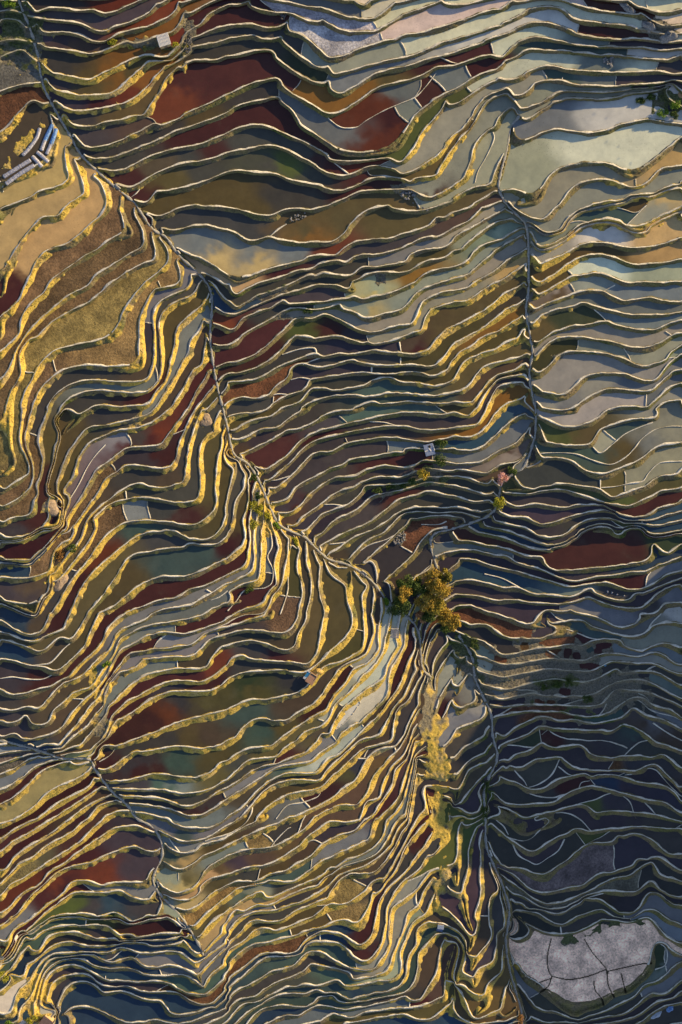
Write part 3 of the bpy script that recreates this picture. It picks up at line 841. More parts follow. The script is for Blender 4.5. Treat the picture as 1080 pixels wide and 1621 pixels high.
gy, gx = np.gradient(blur(phi, 2.0)); g = np.hypot(gx, gy)
n1, n2, n3 = noise(3.2, 1), noise(1.3, 2), noise(9, 3)
phi = phi + 0.05 + np.minimum(g, .2)*(0.22*n1+0.5*n3)
phis = blur(phi, 7)                                  # the slope without its steps
gy, gx = np.gradient(blur(phi, 1.2)); g = np.hypot(gx, gy)
L = 1/np.maximum(g, 1/120.)
k = np.floor(phi); f = phi-k; du = f*L; dl = (1-f)*L

def near(polys, reach):
    d = np.full((GH, GW), 99., np.float32)
    pts = np.vstack([dense(p, .5) for p in polys])+MG
    o = np.arange(-reach, reach+1)
    bx = pts[:, 0].astype(int); by = pts[:, 1].astype(int)
    for dy in o:
        for dx in o:
            X = bx+dx; Y = by+dy
            ok = (X >= 0) & (X < GW) & (Y >= 0) & (Y < GH)
            dd = np.hypot(X[ok]-pts[ok, 0], Y[ok]-pts[ok, 1]).astype(np.float32)
            np.minimum.at(d, (Y[ok], X[ok]), dd)
    return d
# low bunds across long terraces: the traced ones and others of the same kind between them
occ = near(cross, 4) < 3.0
tries = 0; put = []; bunds = [dense(p, 1.2) for p in cross]
r2 = np.random.RandomState(11)
while tries < 12000 and len(put) < 300:
    tries += 1
    x, y = r2.randint(MG-60, GW-MG+60), r2.randint(MG-60, GH-MG+60)
    if tries > 4000 and len(put) > n_dark+42: break
    if tries < 4000: n_dark = len(put); x, y = r2.randint(MG+790, GW-MG+40), r2.randint(MG+1090, MG+1330)
    dark = x-MG > 780 and 1080 < y-MG < 1330
    if occ[y, x] or (x-MG > 690 and y-MG > 1330): continue
    if not (8 < L[y, x] < (44 if dark else 20) and .25 < f[y, x] < .75): continue
    if 800 < x-MG < 1045 and 1460 < y-MG < 1615 or 20 < x-MG < 230 and 340 < y-MG < 570: continue
    if any(abs(x-a)+abs(y-b) < (62 if dark else 48) for a, b in put): continue
    ang = r2.choice([-1, 1])*R(r2.uniform(14, 40)); bend = r2.uniform(-.012, .012)
    line = [(x, y)]; bad = False
    for sgn in (1, -1):
        px, py = float(x), float(y); aa = ang
        for st_ in range(90):
            iy, ix = int(py+.5), int(px+.5)
            if not (0 <= ix < GW and 0 <= iy < GH) or k[iy, ix] != k[y, x] or occ[iy, ix]: break
            gxx, gyy = gx[iy, ix]/(g[iy, ix]+1e-6), gy[iy, ix]/(g[iy, ix]+1e-6); aa += bend
            px += sgn*(gyy*math.cos(aa)+gxx*math.sin(aa)); py += sgn*(-gxx*math.cos(aa)+gyy*math.sin(aa))
            line.insert(0 if sgn < 0 else len(line), (px, py))
        else: bad = True
    if bad or len(line) < 10: continue
    put.append((x, y)); q = np.array(line[::4]+line[-1:], float)-MG; cross.append(q); bunds.append(dense(q, 1.2))
    for a, b in line[::2]: occ[max(0, int(b)-3):int(b)+4, max(0, int(a)-3):int(a)+4] = True
dx_ = near(cross, 5)
dd_ = near(DITCHES, 5)
dp_ = near(list(PATHS), 9)

YY, XX = np.mgrid[0:GH, 0:GW].astype(np.float32); XX -= MG; YY -= MG
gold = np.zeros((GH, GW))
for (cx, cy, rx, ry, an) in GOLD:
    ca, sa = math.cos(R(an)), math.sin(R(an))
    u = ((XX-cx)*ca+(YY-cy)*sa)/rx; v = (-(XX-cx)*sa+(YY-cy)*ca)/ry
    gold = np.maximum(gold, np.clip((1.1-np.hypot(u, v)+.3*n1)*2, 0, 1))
WL = -(k-LV0)*STEP                                   # water level of each terrace
dens = np.clip((L-5)/7, .25, 1)
a_w = np.minimum(8.0+3.5*gold, (.37+.09*gold)*L)*(1+.16*n3+.02*n1); r_w = np.minimum(1.6, .16*L)*(1+.10*n1+.06*n2); b_w = np.minimum(1.1, .09*L)+.01
sm = lambda t: np.clip(t, 0, 1)**2*(3-2*np.clip(t, 0, 1))
CREST = .34+.05*n1+.02*n2
BED = -.45
tw = np.clip(du/a_w, 0, 1)
tw = .85*tw+.15*sm(tw)
h = WL+BED
hw = (WL+STEP+CREST-.16)*(1-tw)+(WL+BED)*tw
h = np.where(du < a_w, hw, h)
tl = sm((dl-r_w)/b_w)
hl = (WL+CREST-.16)*(1-tl)+(WL+BED)*tl
h = np.maximum(h, hl)
wall = np.where(du < a_w, 1-.999*np.clip((du/a_w-.85)/.15, 0, 1), 0)
rim = np.zeros((GH, GW))
# cross bunds
cb = np.clip((1.15-dx_)/.7, 0, 1)
h = np.maximum(h, (WL+CREST*.35)*cb+(WL+BED)*(1-cb))
YY, XX = np.mgrid[0:GH, 0:GW].astype(np.float32); XX -= MG; YY -= MG
# ditches in the dry fields
dt = np.clip((1.8-dd_)/.7, 0, 1)
# the footpath and its verge
HS = -(phis-.5-LV0)*STEP
tp = sm((6.5-dp_)/4)
h = h*(1-tp)+(HS+.15*n2)*tp
verge = np.clip((6.0-dp_)/2.5, 0, 1)
rim *= 1-verge; wall = np.maximum(wall*(1-verge), verge)
h = h+.02*n2*(wall > .3)
# rough ground that is terraced but no longer flooded
rough = np.zeros((GH, GW))
for (cx, cy, rx, ry, an) in ROUGH:
    ca, sa = math.cos(R(an)), math.sin(R(an))
    u = ((XX-cx)*ca+(YY-cy)*sa)/rx; v = (-(XX-cx)*sa+(YY-cy)*ca)/ry
    rough = np.maximum(rough, np.clip((1-np.hypot(u, v)+.16*n1+.12*n3)*4, 0, 1))
spur = np.zeros((GH, GW))
for (cx, cy, rx, ry, an) in SPUR:
    ca, sa = math.cos(R(an)), math.sin(R(an))
    u = ((XX-cx)*ca+(YY-cy)*sa)/rx; v = (-(XX-cx)*sa+(YY-cy)*ca)/ry
    spur = np.maximum(spur, np.clip((1.1-np.hypot(u, v)+.16*n1+.25*n3)*1.8, 0, 1))
phi_s = blur(phis, 5)
hr = np.maximum(h, WL-.05)+.05*n1+.04*n2
hr = hr*(1-spur)+spur*(-(phi_s-.5-LV0)*STEP+.35+.05*n1+.06*n2)
rough = np.maximum(rough, spur)
h = h*(1-rough)+hr*rough; rim *= 1-.45*rough; rim *= 1-spur
green = np.zeros((GH, GW))
for (cx, cy, rx, ry, an) in GREEN:
    ca, sa = math.cos(R(an)), math.sin(R(an))
    u = ((XX-cx)*ca+(YY-cy)*sa)/rx; v = (-(XX-cx)*sa+(YY-cy)*ca)/ry
    green = np.maximum(green, np.clip((1.1-np.hypot(u, v)+.3*n1)*2, 0, 1))
h = np.where(rough > .5, h, np.where((dt > 0), h*(1-dt)+(WL-.5)*dt, h))
Z = h.astype(np.float32)
PX = (np.arange(GW)-MG-540+.5)*SC; PY = -(np.arange(GH)-MG-810.5+.5)*SC

def at(px, py, dz=0.0, smooth=False):
    """the spot on the ground under a map cell"""
    x = min(max(px+MG, 0), GW-1.001); y = min(max(py+MG, 0), GH-1.001)
    z = float((HS if smooth else Z)[int(y), int(x)])
    s = (ALT-z)/ALT
    return Vector(((px-540)*SC*s, -(py-810.5)*SC*s, z+dz))

# ---------------------------------------------------------------- paddies: connected sheets of water
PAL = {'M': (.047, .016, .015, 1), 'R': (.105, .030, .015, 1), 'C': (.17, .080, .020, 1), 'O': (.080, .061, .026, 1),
       'B': (.068, .049, .033, 1), 'Y': (.38, .275, .125, .9), 'G': (.225, .225, .185, 1), 'T': (.050, .078, .070, 1),  # Y, and C at some edges, carry sunlight in their colour
       'P': (.49, .44, .36, .9), 'U': (.135, .145, .150, 1), 'D': (.043, .035, .043, 1), 'K': (.046, .043, .040, 1),  # U's colour takes in some sky sheen, D and K some slope shade
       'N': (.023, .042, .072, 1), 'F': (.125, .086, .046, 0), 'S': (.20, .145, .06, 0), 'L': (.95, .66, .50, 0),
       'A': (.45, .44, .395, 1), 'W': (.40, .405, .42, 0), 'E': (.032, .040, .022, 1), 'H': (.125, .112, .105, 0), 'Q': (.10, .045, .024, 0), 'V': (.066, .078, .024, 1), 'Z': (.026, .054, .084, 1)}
sx, sy, sc = [], [], []
for ln in SEEDS.strip().splitlines():
    if ln[0] == '@': ox, oy = map(float, ln[1:].split(',')); continue
    c, p = ln.split(':')
    for q in p.split():
        a, b = map(float, q.split(',')); sx.append(a/3+ox); sy.append(b/3+oy); sc.append(c)
sx = np.array(sx); sy = np.array(sy); scn = np.array(sc); scol = np.array([PAL[c] for c in sc])
pool = (Z < WL-.06) & (rough < .5) & (dt < .4) & (dp_ > 4.2) & (L > 4.2)
def label(mask, key):
    lab = np.full(mask.shape, -1, np.int32); par = []
    def find(a):
        while par[a] != a: par[a] = par[par[a]]; a = par[a]
        return a
    prev = []
    for y in range(mask.shape[0]):
        m = mask[y]; kk = np.where(m, key[y], -999)
        ch = np.flatnonzero(np.r_[True, kk[1:] != kk[:-1]]); en = np.r_[ch[1:], len(kk)]
        cur = []; j = 0
        for a, b in zip(ch.tolist(), en.tolist()):
            if not m[a]: continue
            idx = len(par); par.append(idx)
            while j < len(prev) and prev[j][1] <= a: j += 1
            q = j
            while q < len(prev) and prev[q][0] < b:
                if prev[q][3] == kk[a]:
                    ra, rb = find(prev[q][2]), find(idx)
                    if ra != rb: par[max(ra, rb)] = min(ra, rb)
                q += 1
            lab[y, a:b] = idx; cur.append((a, b, idx, kk[a]))
        prev = cur
    root = np.array([find(i) for i in range(len(par))])
    lab[lab >= 0] = root[lab[lab >= 0]]
    return lab
lab = label(pool, k.astype(int))
# where two unlike paddies share a step, a low bund parts them
lum_ = {c: sum(v[:3])/3 for c, v in PAL.items()}
ii = np.clip(sy.astype(int)+MG, 0, GH-1), np.clip(sx.astype(int)+MG, 0, GW-1)
ow0 = lab[ii]
vb = np.zeros((GH, GW), bool); codes = sorted(PAL); cidx = np.array([codes.index(c) for c in scn])
okp = np.array([[max(lum_[a], lum_[b])/min(lum_[a], lum_[b]) < 3.2 and PAL[a][3] == PAL[b][3] or 'Y' in a+b for b in codes] for a in codes])
srt = np.argsort(lab, axis=None, kind='stable'); vals = lab.ravel()[srt]
for u in np.unique(ow0[ow0 >= 0]):
    st = np.flatnonzero(ow0 == u)
    if len(set(scn[st])) < 2: continue
    px = srt[np.searchsorted(vals, u):np.searchsorted(vals, u+1)]
    yy, xx = np.divmod(px, GW)
    d = np.hypot(xx[:, None]-MG-sx[st]+(3*n3[yy, xx])[:, None], (yy[:, None]-MG-sy[st])*1.2)
    y0_, y1_, x0_, x1_ = yy.min(), yy.max()+1, xx.min(), xx.max()+1
    loc = np.full((y1_-y0_, x1_-x0_), -1); loc[yy-y0_, xx-x0_] = cidx[st][d.argmin(1)]
    for a, b in ((loc[:, :-1], loc[:, 1:]), (loc[:-1], loc[1:])):
        df = (a >= 0) & (b >= 0) & ~okp[a, b]
        vb[y0_:y0_+df.shape[0], x0_:x0_+df.shape[1]] |= df
vf = np.clip(blur(vb.astype(float), .85)*2.6, 0, 1)*pool
h = np.maximum(Z, np.where(vf > .02, (WL+CREST*.7)*vf+(WL+BED)*(1-vf), -999)); Z = h.astype(np.float32)
rim = np.maximum(rim, np.clip(vf*1.3-.2, 0, .9))
pool = pool & (Z < WL-.06)
lab = label(pool, k.astype(int))
ids, inv, cnt = np.unique(lab[lab >= 0], return_inverse=True, return_counts=True)
lab2 = np.full(lab.shape, -1, np.int32); lab2[lab >= 0] = inv
keep = cnt >= 14
nid = np.full(len(ids), -1); nid[keep] = np.arange(keep.sum())
lab = np.where(lab2 >= 0, nid[np.maximum(lab2, 0)], -1)
NP_ = int(keep.sum())
sc_ = (ALT-Z)/ALT
GXW = PX[None, :]*sc_; GYW = PY[:, None]*sc_
# grow each sheet under its banks so that the shoreline is where water meets earth
grown = lab.copy()
for _ in range(2):
    for sh in ((0, 1), (0, -1), (1, 0), (-1, 0)):
        o = np.roll(grown, sh, (0, 1)); grown = np.where((grown < 0) & (o >= 0) & (dt < .3), o, grown)

# ---------------------------------------------------------------- colours of water and mud, some with sun and shade mixed in, by traced spots
owner = np.full(len(sx), -1)
for i in range(len(sx)):
    Y0, X0 = int(sy[i])+MG, int(sx[i])+MG
    for rr in (0, 2, 4):
        wv = lab[Y0-rr:Y0+rr+1, X0-rr:X0+rr+1]; wv = wv[wv >= 0]
        if len(wv): owner[i] = np.bincount(wv).argmax(); break
cyx = np.zeros((NP_, 2)); area = np.bincount(lab[lab >= 0], minlength=NP_)
yy, xx = np.nonzero(lab >= 0); li = lab[yy, xx]
cyx[:, 0] = np.bincount(li, weights=yy, minlength=NP_)/area-MG; cyx[:, 1] = np.bincount(li, weights=xx, minlength=NP_)/area-MG
x0b = np.full(NP_, 9999); x1b = np.full(NP_, -9999); y0b = np.full(NP_, 9999); y1b = np.full(NP_, -9999)
np.minimum.at(x0b, li, xx-MG); np.maximum.at(x1b, li, xx-MG); np.minimum.at(y0b, li, yy-MG); np.maximum.at(y1b, li, yy-MG)
inview = np.bincount(li, weights=((xx >= MG) & (xx < MG+1080) & (yy >= MG) & (yy < MG+1621)), minlength=NP_)
r3 = np.random.RandomState(5)
seedset = []
for i in range(NP_):
    s = np.flatnonzero(owner == i)
    if len(s) == 0:
        d = np.hypot(sx-cyx[i, 1], sy-cyx[i, 0]); nn = np.argsort(d)[:4]
        s = np.array([r3.choice(nn, p=np.array([.4, .27, .2, .13]))])
    seedset.append(s)
tint = np.exp(r3.normal(0, .14, (NP_, 1)))*np.exp(r3.normal(0, .05, (NP_, 3)))

for i in range(NP_):
    if scn[seedset[i][0]] == 'L': tint[i] = 1

# ---------------------------------------------------------------- materials
def nodes(m):
    m.use_nodes = True; nt = m.node_tree
    return nt, nt.nodes['Principled BSDF']
def N(nt, t, **kw):
    n = nt.nodes.new(t)
    for a, b in kw.items():
        if a in ('operation', 'blend_type', 'data_type', 'attribute_name', 'feature', 'noise_dimensions', 'musgrave_type', 'distance'): setattr(n, a, b)
        else: n.inputs[a.replace('_', ' ')].default_value = b
    return n
def mixc(nt, fac, a, b, mode='MIX'):
    n = nt.nodes.new('ShaderNodeMix'); n.data_type = 'RGBA'; n.blend_type = mode
    for s, v in ((n.inputs[0], fac), (n.inputs[6], a), (n.inputs[7], b)):
        if hasattr(v, 'is_output'): nt.links.new(v, s)
        elif isinstance(v, tuple): s.default_value = v if len(v) == 4 else v+(1,)
        else: s.default_value = v
    return n.outputs[2]
def mth(nt, op, a, b=0.0, c=None):
    n = nt.nodes.new('ShaderNodeMath'); n.operation = op
    for s, v in zip(n.inputs, (a, b, c)):
        if v is None: continue
        if hasattr(v, 'is_output'): nt.links.new(v, s)
        else: s.default_value = v
    return n.outputs[0]
def nz(nt, co, scale, detail=3, rough=.55):
    n = nt.nodes.new('ShaderNodeTexNoise'); n.inputs['Scale'].default_value = scale
    n.inputs['Detail'].default_value = detail; n.inputs['Roughness'].default_value = rough
    nt.links.new(co, n.inputs['Vector']); return n.outputs['Fac']
def ramp(nt, v, lo, hi):
    n = nt.nodes.new('ShaderNodeMapRange'); n.inputs[1].default_value = lo; n.inputs[2].default_value = hi
    nt.links.new(v, n.inputs[0]); return n.outputs[0]
def attr(nt, name):
    n = nt.nodes.new('ShaderNodeAttribute'); n.attribute_name = name; return n
def bump(nt, bs, v, st, dist):
    n = nt.nodes.new('ShaderNodeBump'); n.inputs['Strength'].default_value = st; n.inputs['Distance'].default_value = dist
    nt.links.new(v, n.inputs['Height']); nt.links.new(n.outputs[0], bs.inputs['Normal'])

mg = bpy.data.materials.new('terrace earth'); nt, bs = nodes(mg)
co_ = nt.nodes.new('ShaderNodeNewGeometry').outputs['Position']
fine, mid, big = nz(nt, co_, 1.6, 5, .7), nz(nt, co_, .35, 4), nz(nt, co_, .05, 3)
earth = mixc(nt, ramp(nt, fine, .35, .68), (.075, .060, .042), (.20, .155, .095))
grass = mixc(nt, ramp(nt, fine, .35, .7), (.10, .085, .035), (.24, .195, .085))
c = mixc(nt, ramp(nt, mid, .40, .60), earth, grass)
leafy = mixc(nt, ramp(nt, fine, .35, .68), (.022, .036, .010), (.11, .135, .026))
c = mixc(nt, mth(nt, 'MULTIPLY', ramp(nt, big, .48, .62), .5), c, leafy)
ag = attr(nt, 'green').outputs['Fac']; c = mixc(nt, mth(nt, 'MULTIPLY', ag, ramp(nt, mid, .3, .5)), c, leafy)
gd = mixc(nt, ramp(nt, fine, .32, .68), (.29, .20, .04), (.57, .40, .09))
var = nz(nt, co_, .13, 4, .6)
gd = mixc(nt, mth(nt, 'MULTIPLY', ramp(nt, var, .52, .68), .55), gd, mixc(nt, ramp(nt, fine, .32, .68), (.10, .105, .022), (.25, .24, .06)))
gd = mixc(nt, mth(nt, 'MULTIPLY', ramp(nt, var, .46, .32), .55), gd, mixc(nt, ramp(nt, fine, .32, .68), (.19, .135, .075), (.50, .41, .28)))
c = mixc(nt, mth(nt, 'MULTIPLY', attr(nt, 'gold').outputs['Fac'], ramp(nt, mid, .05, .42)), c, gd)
mud = mixc(nt, ramp(nt, fine, .3, .7), (.42, .385, .33), (.74, .69, .61))
mud = mixc(nt, mth(nt, 'MULTIPLY', ramp(nt, mid, .55, .70), .45), mud, grass)
mud = mixc(nt, mth(nt, 'MULTIPLY', ramp(nt, nz(nt, co_, .11, 4, .6), .48, .64), .5), mud, mixc(nt, .4, earth, grass))
rg = mixc(nt, ramp(nt, fine, .3, .72), (.055, .050, .040), (.22, .195, .15))
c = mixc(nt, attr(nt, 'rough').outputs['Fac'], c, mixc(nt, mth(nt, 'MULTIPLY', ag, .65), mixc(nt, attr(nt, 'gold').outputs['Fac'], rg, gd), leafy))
c = mixc(nt, attr(nt, 'rim').outputs['Fac'], c, mud)
bedc = (.07, .055, .04)
c = mixc(nt, attr(nt, 'bed').outputs['Fac'], c, bedc)
nt.links.new(c, bs.inputs['Base Color']); bs.inputs['Roughness'].default_value = .95
bs.inputs['Specular IOR Level'].default_value = .2
bump(nt, bs, mth(nt, 'ADD', fine, mth(nt, 'MULTIPLY', mid, .6)), .6, .35)

mw = bpy.data.materials.new('paddy water'); nt, bs = nodes(mw)
co_ = nt.nodes.new('ShaderNodeNewGeometry').outputs['Position']
ca = attr(nt, 'tone')
fine, mid, big = nz(nt, co_, 1.3, 5, .7), nz(nt, co_, .16, 5, .6), nz(nt, co_, .035, 3)
dry = mth(nt, 'SUBTRACT', 1.0, ca.outputs['Alpha'])
c = mixc(nt, 1.0, ca.outputs['Color'], mixc(nt, ramp(nt, mid, .3, .7), (.84, .85, .87), (1.14, 1.13, 1.10)), 'MULTIPLY')
m2 = nz(nt, co_, .62, 4, .62)
c = mixc(nt, 1.0, c, mixc(nt, ramp(nt, m2, .32, .68), (.95, .95, .95), (1.05, 1.05, 1.05)), 'MULTIPLY')
c = mixc(nt, dry, c, mixc(nt, 1.0, c, mixc(nt, ramp(nt, mid, .36, .64), (.70, .68, .68), (1.18, 1.16, 1.14)), 'MULTIPLY'))
# specks: stubble, weed and clods standing out of the shallow water
vo = nt.nodes.new('ShaderNodeTexVoronoi'); vo.inputs['Scale'].default_value = 1.15; nt.links.new(co_, vo.inputs['Vector'])
dots = mth(nt, 'LESS_THAN', vo.outputs['Distance'], .19)
spots = mth(nt, 'MULTIPLY', dots, ramp(nt, big, .47, .62))
c = mixc(nt, mth(nt, 'MULTIPLY', spots, .45), c, mixc(nt, .75, ca.outputs['Color'], (.05, .04, .02)))
c = mixc(nt, mth(nt, 'MULTIPLY', ramp(nt, nz(nt, co_, .09, 5, .65), .58, .74), .14), c, (.14, .13, .10))
rough_t = mixc(nt, ramp(nt, fine, .32, .70), (.52, .50, .48), (1.5, 1.46, 1.4))
c = mixc(nt, mth(nt, 'MULTIPLY', dry, .95), c, mixc(nt, 1.0, c, rough_t, 'MULTIPLY'))
nt.links.new(c, bs.inputs['Base Color'])
nt.links.new(mth(nt, 'ADD', mth(nt, 'MULTIPLY', dry, .80), .09), bs.inputs['Roughness'])
bs.inputs['IOR'].default_value = 1.33
bump(nt, bs, mth(nt, 'ADD', mth(nt, 'MULTIPLY', mth(nt, 'MULTIPLY', fine, dry), 1.0), mth(nt, 'MULTIPLY', mid, .02)), .8, .35)

# ---------------------------------------------------------------- meshes
def mesh_np(name, co, quads, mat, attrs=(), smooth=False):
    me = bpy.data.meshes.new(name)
    nv, nf = len(co), len(quads)
    me.vertices.add(nv); me.vertices.foreach_set('co', np.ascontiguousarray(co, np.float32).ravel())
    me.loops.add(nf*4); me.loops.foreach_set('vertex_index', np.ascontiguousarray(quads, np.int32).ravel())
    me.polygons.add(nf); me.polygons.foreach_set('loop_start', np.arange(0, nf*4, 4, dtype=np.int32))
    if smooth: me.polygons.foreach_set('use_smooth', np.ones(nf, bool))
    me.update(calc_edges=True)
    for an, ty, v in attrs:
        a = me.attributes.new(an, ty, 'POINT')
        a.data.foreach_set('color' if 'COLOR' in ty else 'value', np.ascontiguousarray(v, np.float32).ravel())
    me.materials.append(mat)
    return me
def tag(o, label_=None, cat=None, group=None, kind=None):
    for a, b in (('label', label_), ('category', cat), ('group', group), ('kind', kind)):
        if b: o[a] = b
    return o

under = (Z < WL-.22) & (grown >= 0)
deep = under[:-1, :-1] & under[1:, :-1] & under[:-1, 1:] & under[1:, 1:]
e = deep.copy()
for sh in ((0, 1), (0, -1), (1, 0), (-1, 0)): e &= np.roll(deep, sh, (0, 1))
qy, qx = np.nonzero(~e)
v00 = qy*GW+qx
quads = np.stack([v00, v00+GW, v00+GW+1, v00+1], 1)
used = np.zeros(GH*GW, bool); used[quads.ravel()] = True
remap = np.cumsum(used)-1
co = np.stack([GXW, GYW, Z], -1).reshape(-1, 3)[used]
fl = lambda a: a.reshape(-1)[used]
bedm = np.clip((WL-.05-Z)/.1, 0, 1)*(grown >= 0)
bedm = np.maximum(bedm, .6*dt)
# dike crests: marching squares on the terrace field, a smooth low ridge along every contour
def contour(lv_field):
    P, Q = [], []
    a = lv_field[:-1, :-1]; b = lv_field[:-1, 1:]; c_ = lv_field[1:, 1:]; d = lv_field[1:, :-1]
    kmin, kmax = int(np.ceil(lv_field.min())), int(np.floor(lv_field.max()))
    lo = np.minimum(np.minimum(a, b), np.minimum(c_, d)); hi = np.maximum(np.maximum(a, b), np.maximum(c_, d))
    kk = np.ceil(lo); cand = kk < hi
    for it in range(3):
        cy, cx = np.nonzero(cand)
        if not len(cy): break
        v = kk[cy, cx]; A, B_, C_, D_ = a[cy, cx], b[cy, cx], c_[cy, cx], d[cy, cx]
        pts = []; ok = []
        for (u, w_, x0, y0, ex, ey) in ((A, B_, 0, 0, 1, 0), (B_, C_, 1, 0, 0, 1), (D_, C_, 0, 1, 1, 0), (A, D_, 0, 0, 0, 1)):
            cr = ((u < v) != (w_ < v)); t = np.where(cr, (v-u)/np.where(w_ == u, 1, w_-u), 0)
            pts.append(np.stack([cx+x0+ex*t, cy+y0+ey*t], 1)); ok.append(cr)
        ok = np.array(ok); pts = np.array(pts); n = ok.sum(0)
        two = n == 2
        first = ok.argmax(0); last = 3-ok[::-1].argmax(0); ar = np.arange(len(v))
        P.append(np.c_[pts[first, ar][two], v[two]]); Q.append(np.c_[pts[last, ar][two], v[two]])
        kk = np.where(cand, kk+1, kk); cand = cand & (kk < hi)
    return np.vstack(P), np.vstack(Q)
def samp(F, x, y):
    x0 = np.clip(x.astype(int), 0, GW-2); y0 = np.clip(y.astype(int), 0, GH-2); fx = x-x0; fy = y-y0
    return (F[y0, x0]*(1-fx)+F[y0, x0+1]*fx)*(1-fy)+(F[y0+1, x0]*(1-fx)+F[y0+1, x0+1]*fx)*fy
cP, cQ = contour(phi)
gys, gxs = np.gradient(blur(phi, 1.8))
Ls = 1/np.maximum(blur(g, 1.5), 1/120.)
n4 = noise(5, 21)
def ribbon(P):
    x, y, v = P.T
    ux, uy = samp(gxs, x, y), samp(gys, x, y); m_ = np.hypot(ux, uy)+1e-9; ux /= m_; uy /= m_
    Lx = samp(Ls, x, y); r = np.clip(.108*Lx, .33, 1.08)*(1+.26*samp(n4, x, y)+.05*samp(n1, x, y))
    ztop = -(v-1-LV0)*STEP+.34+.02*samp(n1, x, y)+.04*samp(n4, x, y)
    out = []
    for o, dz in ((-1.75, -.55), (-1.0, -.04), (-.35, .03), (.30, .0), (.62, -.55)):
        z = ztop+dz; X = x+ux*o*r-MG-540+.5; Y = y+uy*o*r-MG-810.5+.5; s_ = (ALT-z)/ALT
        out.append(np.stack([X*SC*s_, -Y*SC*s_, z], 1))
    return np.stack(out, 1)
mx_, my_ = (cP[:, 0]+cQ[:, 0])/2, (cP[:, 1]+cQ[:, 1])/2
kp = (samp(dp_, mx_, my_) > 3.6) & (samp(Ls, mx_, my_) > 2.2) & (samp(spur, mx_, my_) < .4) & (samp(Ls, mx_, my_) < 110)
cP, cQ = cP[kp], cQ[kp]; mx_, my_ = mx_[kp], my_[kp]
rp, rq = ribbon(cP), ribbon(cQ); nR = len(rp)
br, bq = [], []
for q in bunds:
    q = q+MG
    t = np.gradient(q, axis=0); t /= np.hypot(t[:, 0], t[:, 1])[:, None]+1e-9
    iy = np.clip(q[:, 1].astype(int), 0, GH-1); ix = np.clip(q[:, 0].astype(int), 0, GW-1)
    kk_ = k[iy, ix]; km = np.median(kk_)
    zt = -(km-LV0)*STEP+.27+.03*n4[iy, ix]; wd = 1.0*(1+.22*n4[iy, ix])
    o_ = []
    for o, dz in ((-1.35, -.6), (-.45, -.02), (0, .04), (.45, -.02), (1.35, -.6)):
        z = zt+dz; X = q[:, 0]-t[:, 1]*o*wd-MG-540+.5; Y = q[:, 1]+t[:, 0]*o*wd-MG-810.5+.5; s_ = (ALT-z)/ALT
        o_.append(np.stack([X*SC*s_, -Y*SC*s_, z], 1))
    o_ = np.stack(o_, 1); okk = (kk_ == km) & (dp_[iy, ix] > 3.6) & (spur[iy, ix] < .4)
    m_ = okk[:-1] & okk[1:]
    if m_.any():
        br.append(o_[:-1][m_]); bq.append(o_[1:][m_])
        mx_ = np.r_[mx_, q[:-1, 0][m_]]; my_ = np.r_[my_, q[:-1, 1][m_]]
rp = np.concatenate([rp]+br); rq = np.concatenate([rq]+bq); nR = len(rp)
co2 = np.concatenate([rp, rq], 1).reshape(-1, 3)                   # ten vertices a segment
b0 = np.arange(nR)[:, None]*10+len(co)
q2 = np.concatenate([np.stack([b0[:, 0]+j, b0[:, 0]+j+1, b0[:, 0]+j+6, b0[:, 0]+j+5], 1) for j in range(4)])
# make every quad face up
p0, p1, p3 = co2[q2[:, 0]-len(co)], co2[q2[:, 1]-len(co)], co2[q2[:, 3]-len(co)]
up = np.cross(p1-p0, p3-p0)[:, 2] < 0
q2[up] = q2[up][:, ::-1]
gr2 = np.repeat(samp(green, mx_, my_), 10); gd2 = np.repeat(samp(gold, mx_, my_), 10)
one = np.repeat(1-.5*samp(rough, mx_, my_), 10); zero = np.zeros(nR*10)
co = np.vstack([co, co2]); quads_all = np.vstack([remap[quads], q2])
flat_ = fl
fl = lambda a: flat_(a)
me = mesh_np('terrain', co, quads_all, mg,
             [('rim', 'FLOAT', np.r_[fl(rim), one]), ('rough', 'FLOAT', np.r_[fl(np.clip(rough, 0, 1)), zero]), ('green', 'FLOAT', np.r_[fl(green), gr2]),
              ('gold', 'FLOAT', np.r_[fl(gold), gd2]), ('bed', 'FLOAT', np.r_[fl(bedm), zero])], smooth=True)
print('RIBBON', nR)
tag(bpy.data.objects.new('terrain', me), kind='structure'); C.objects.link(bpy.data.objects['terrain'])

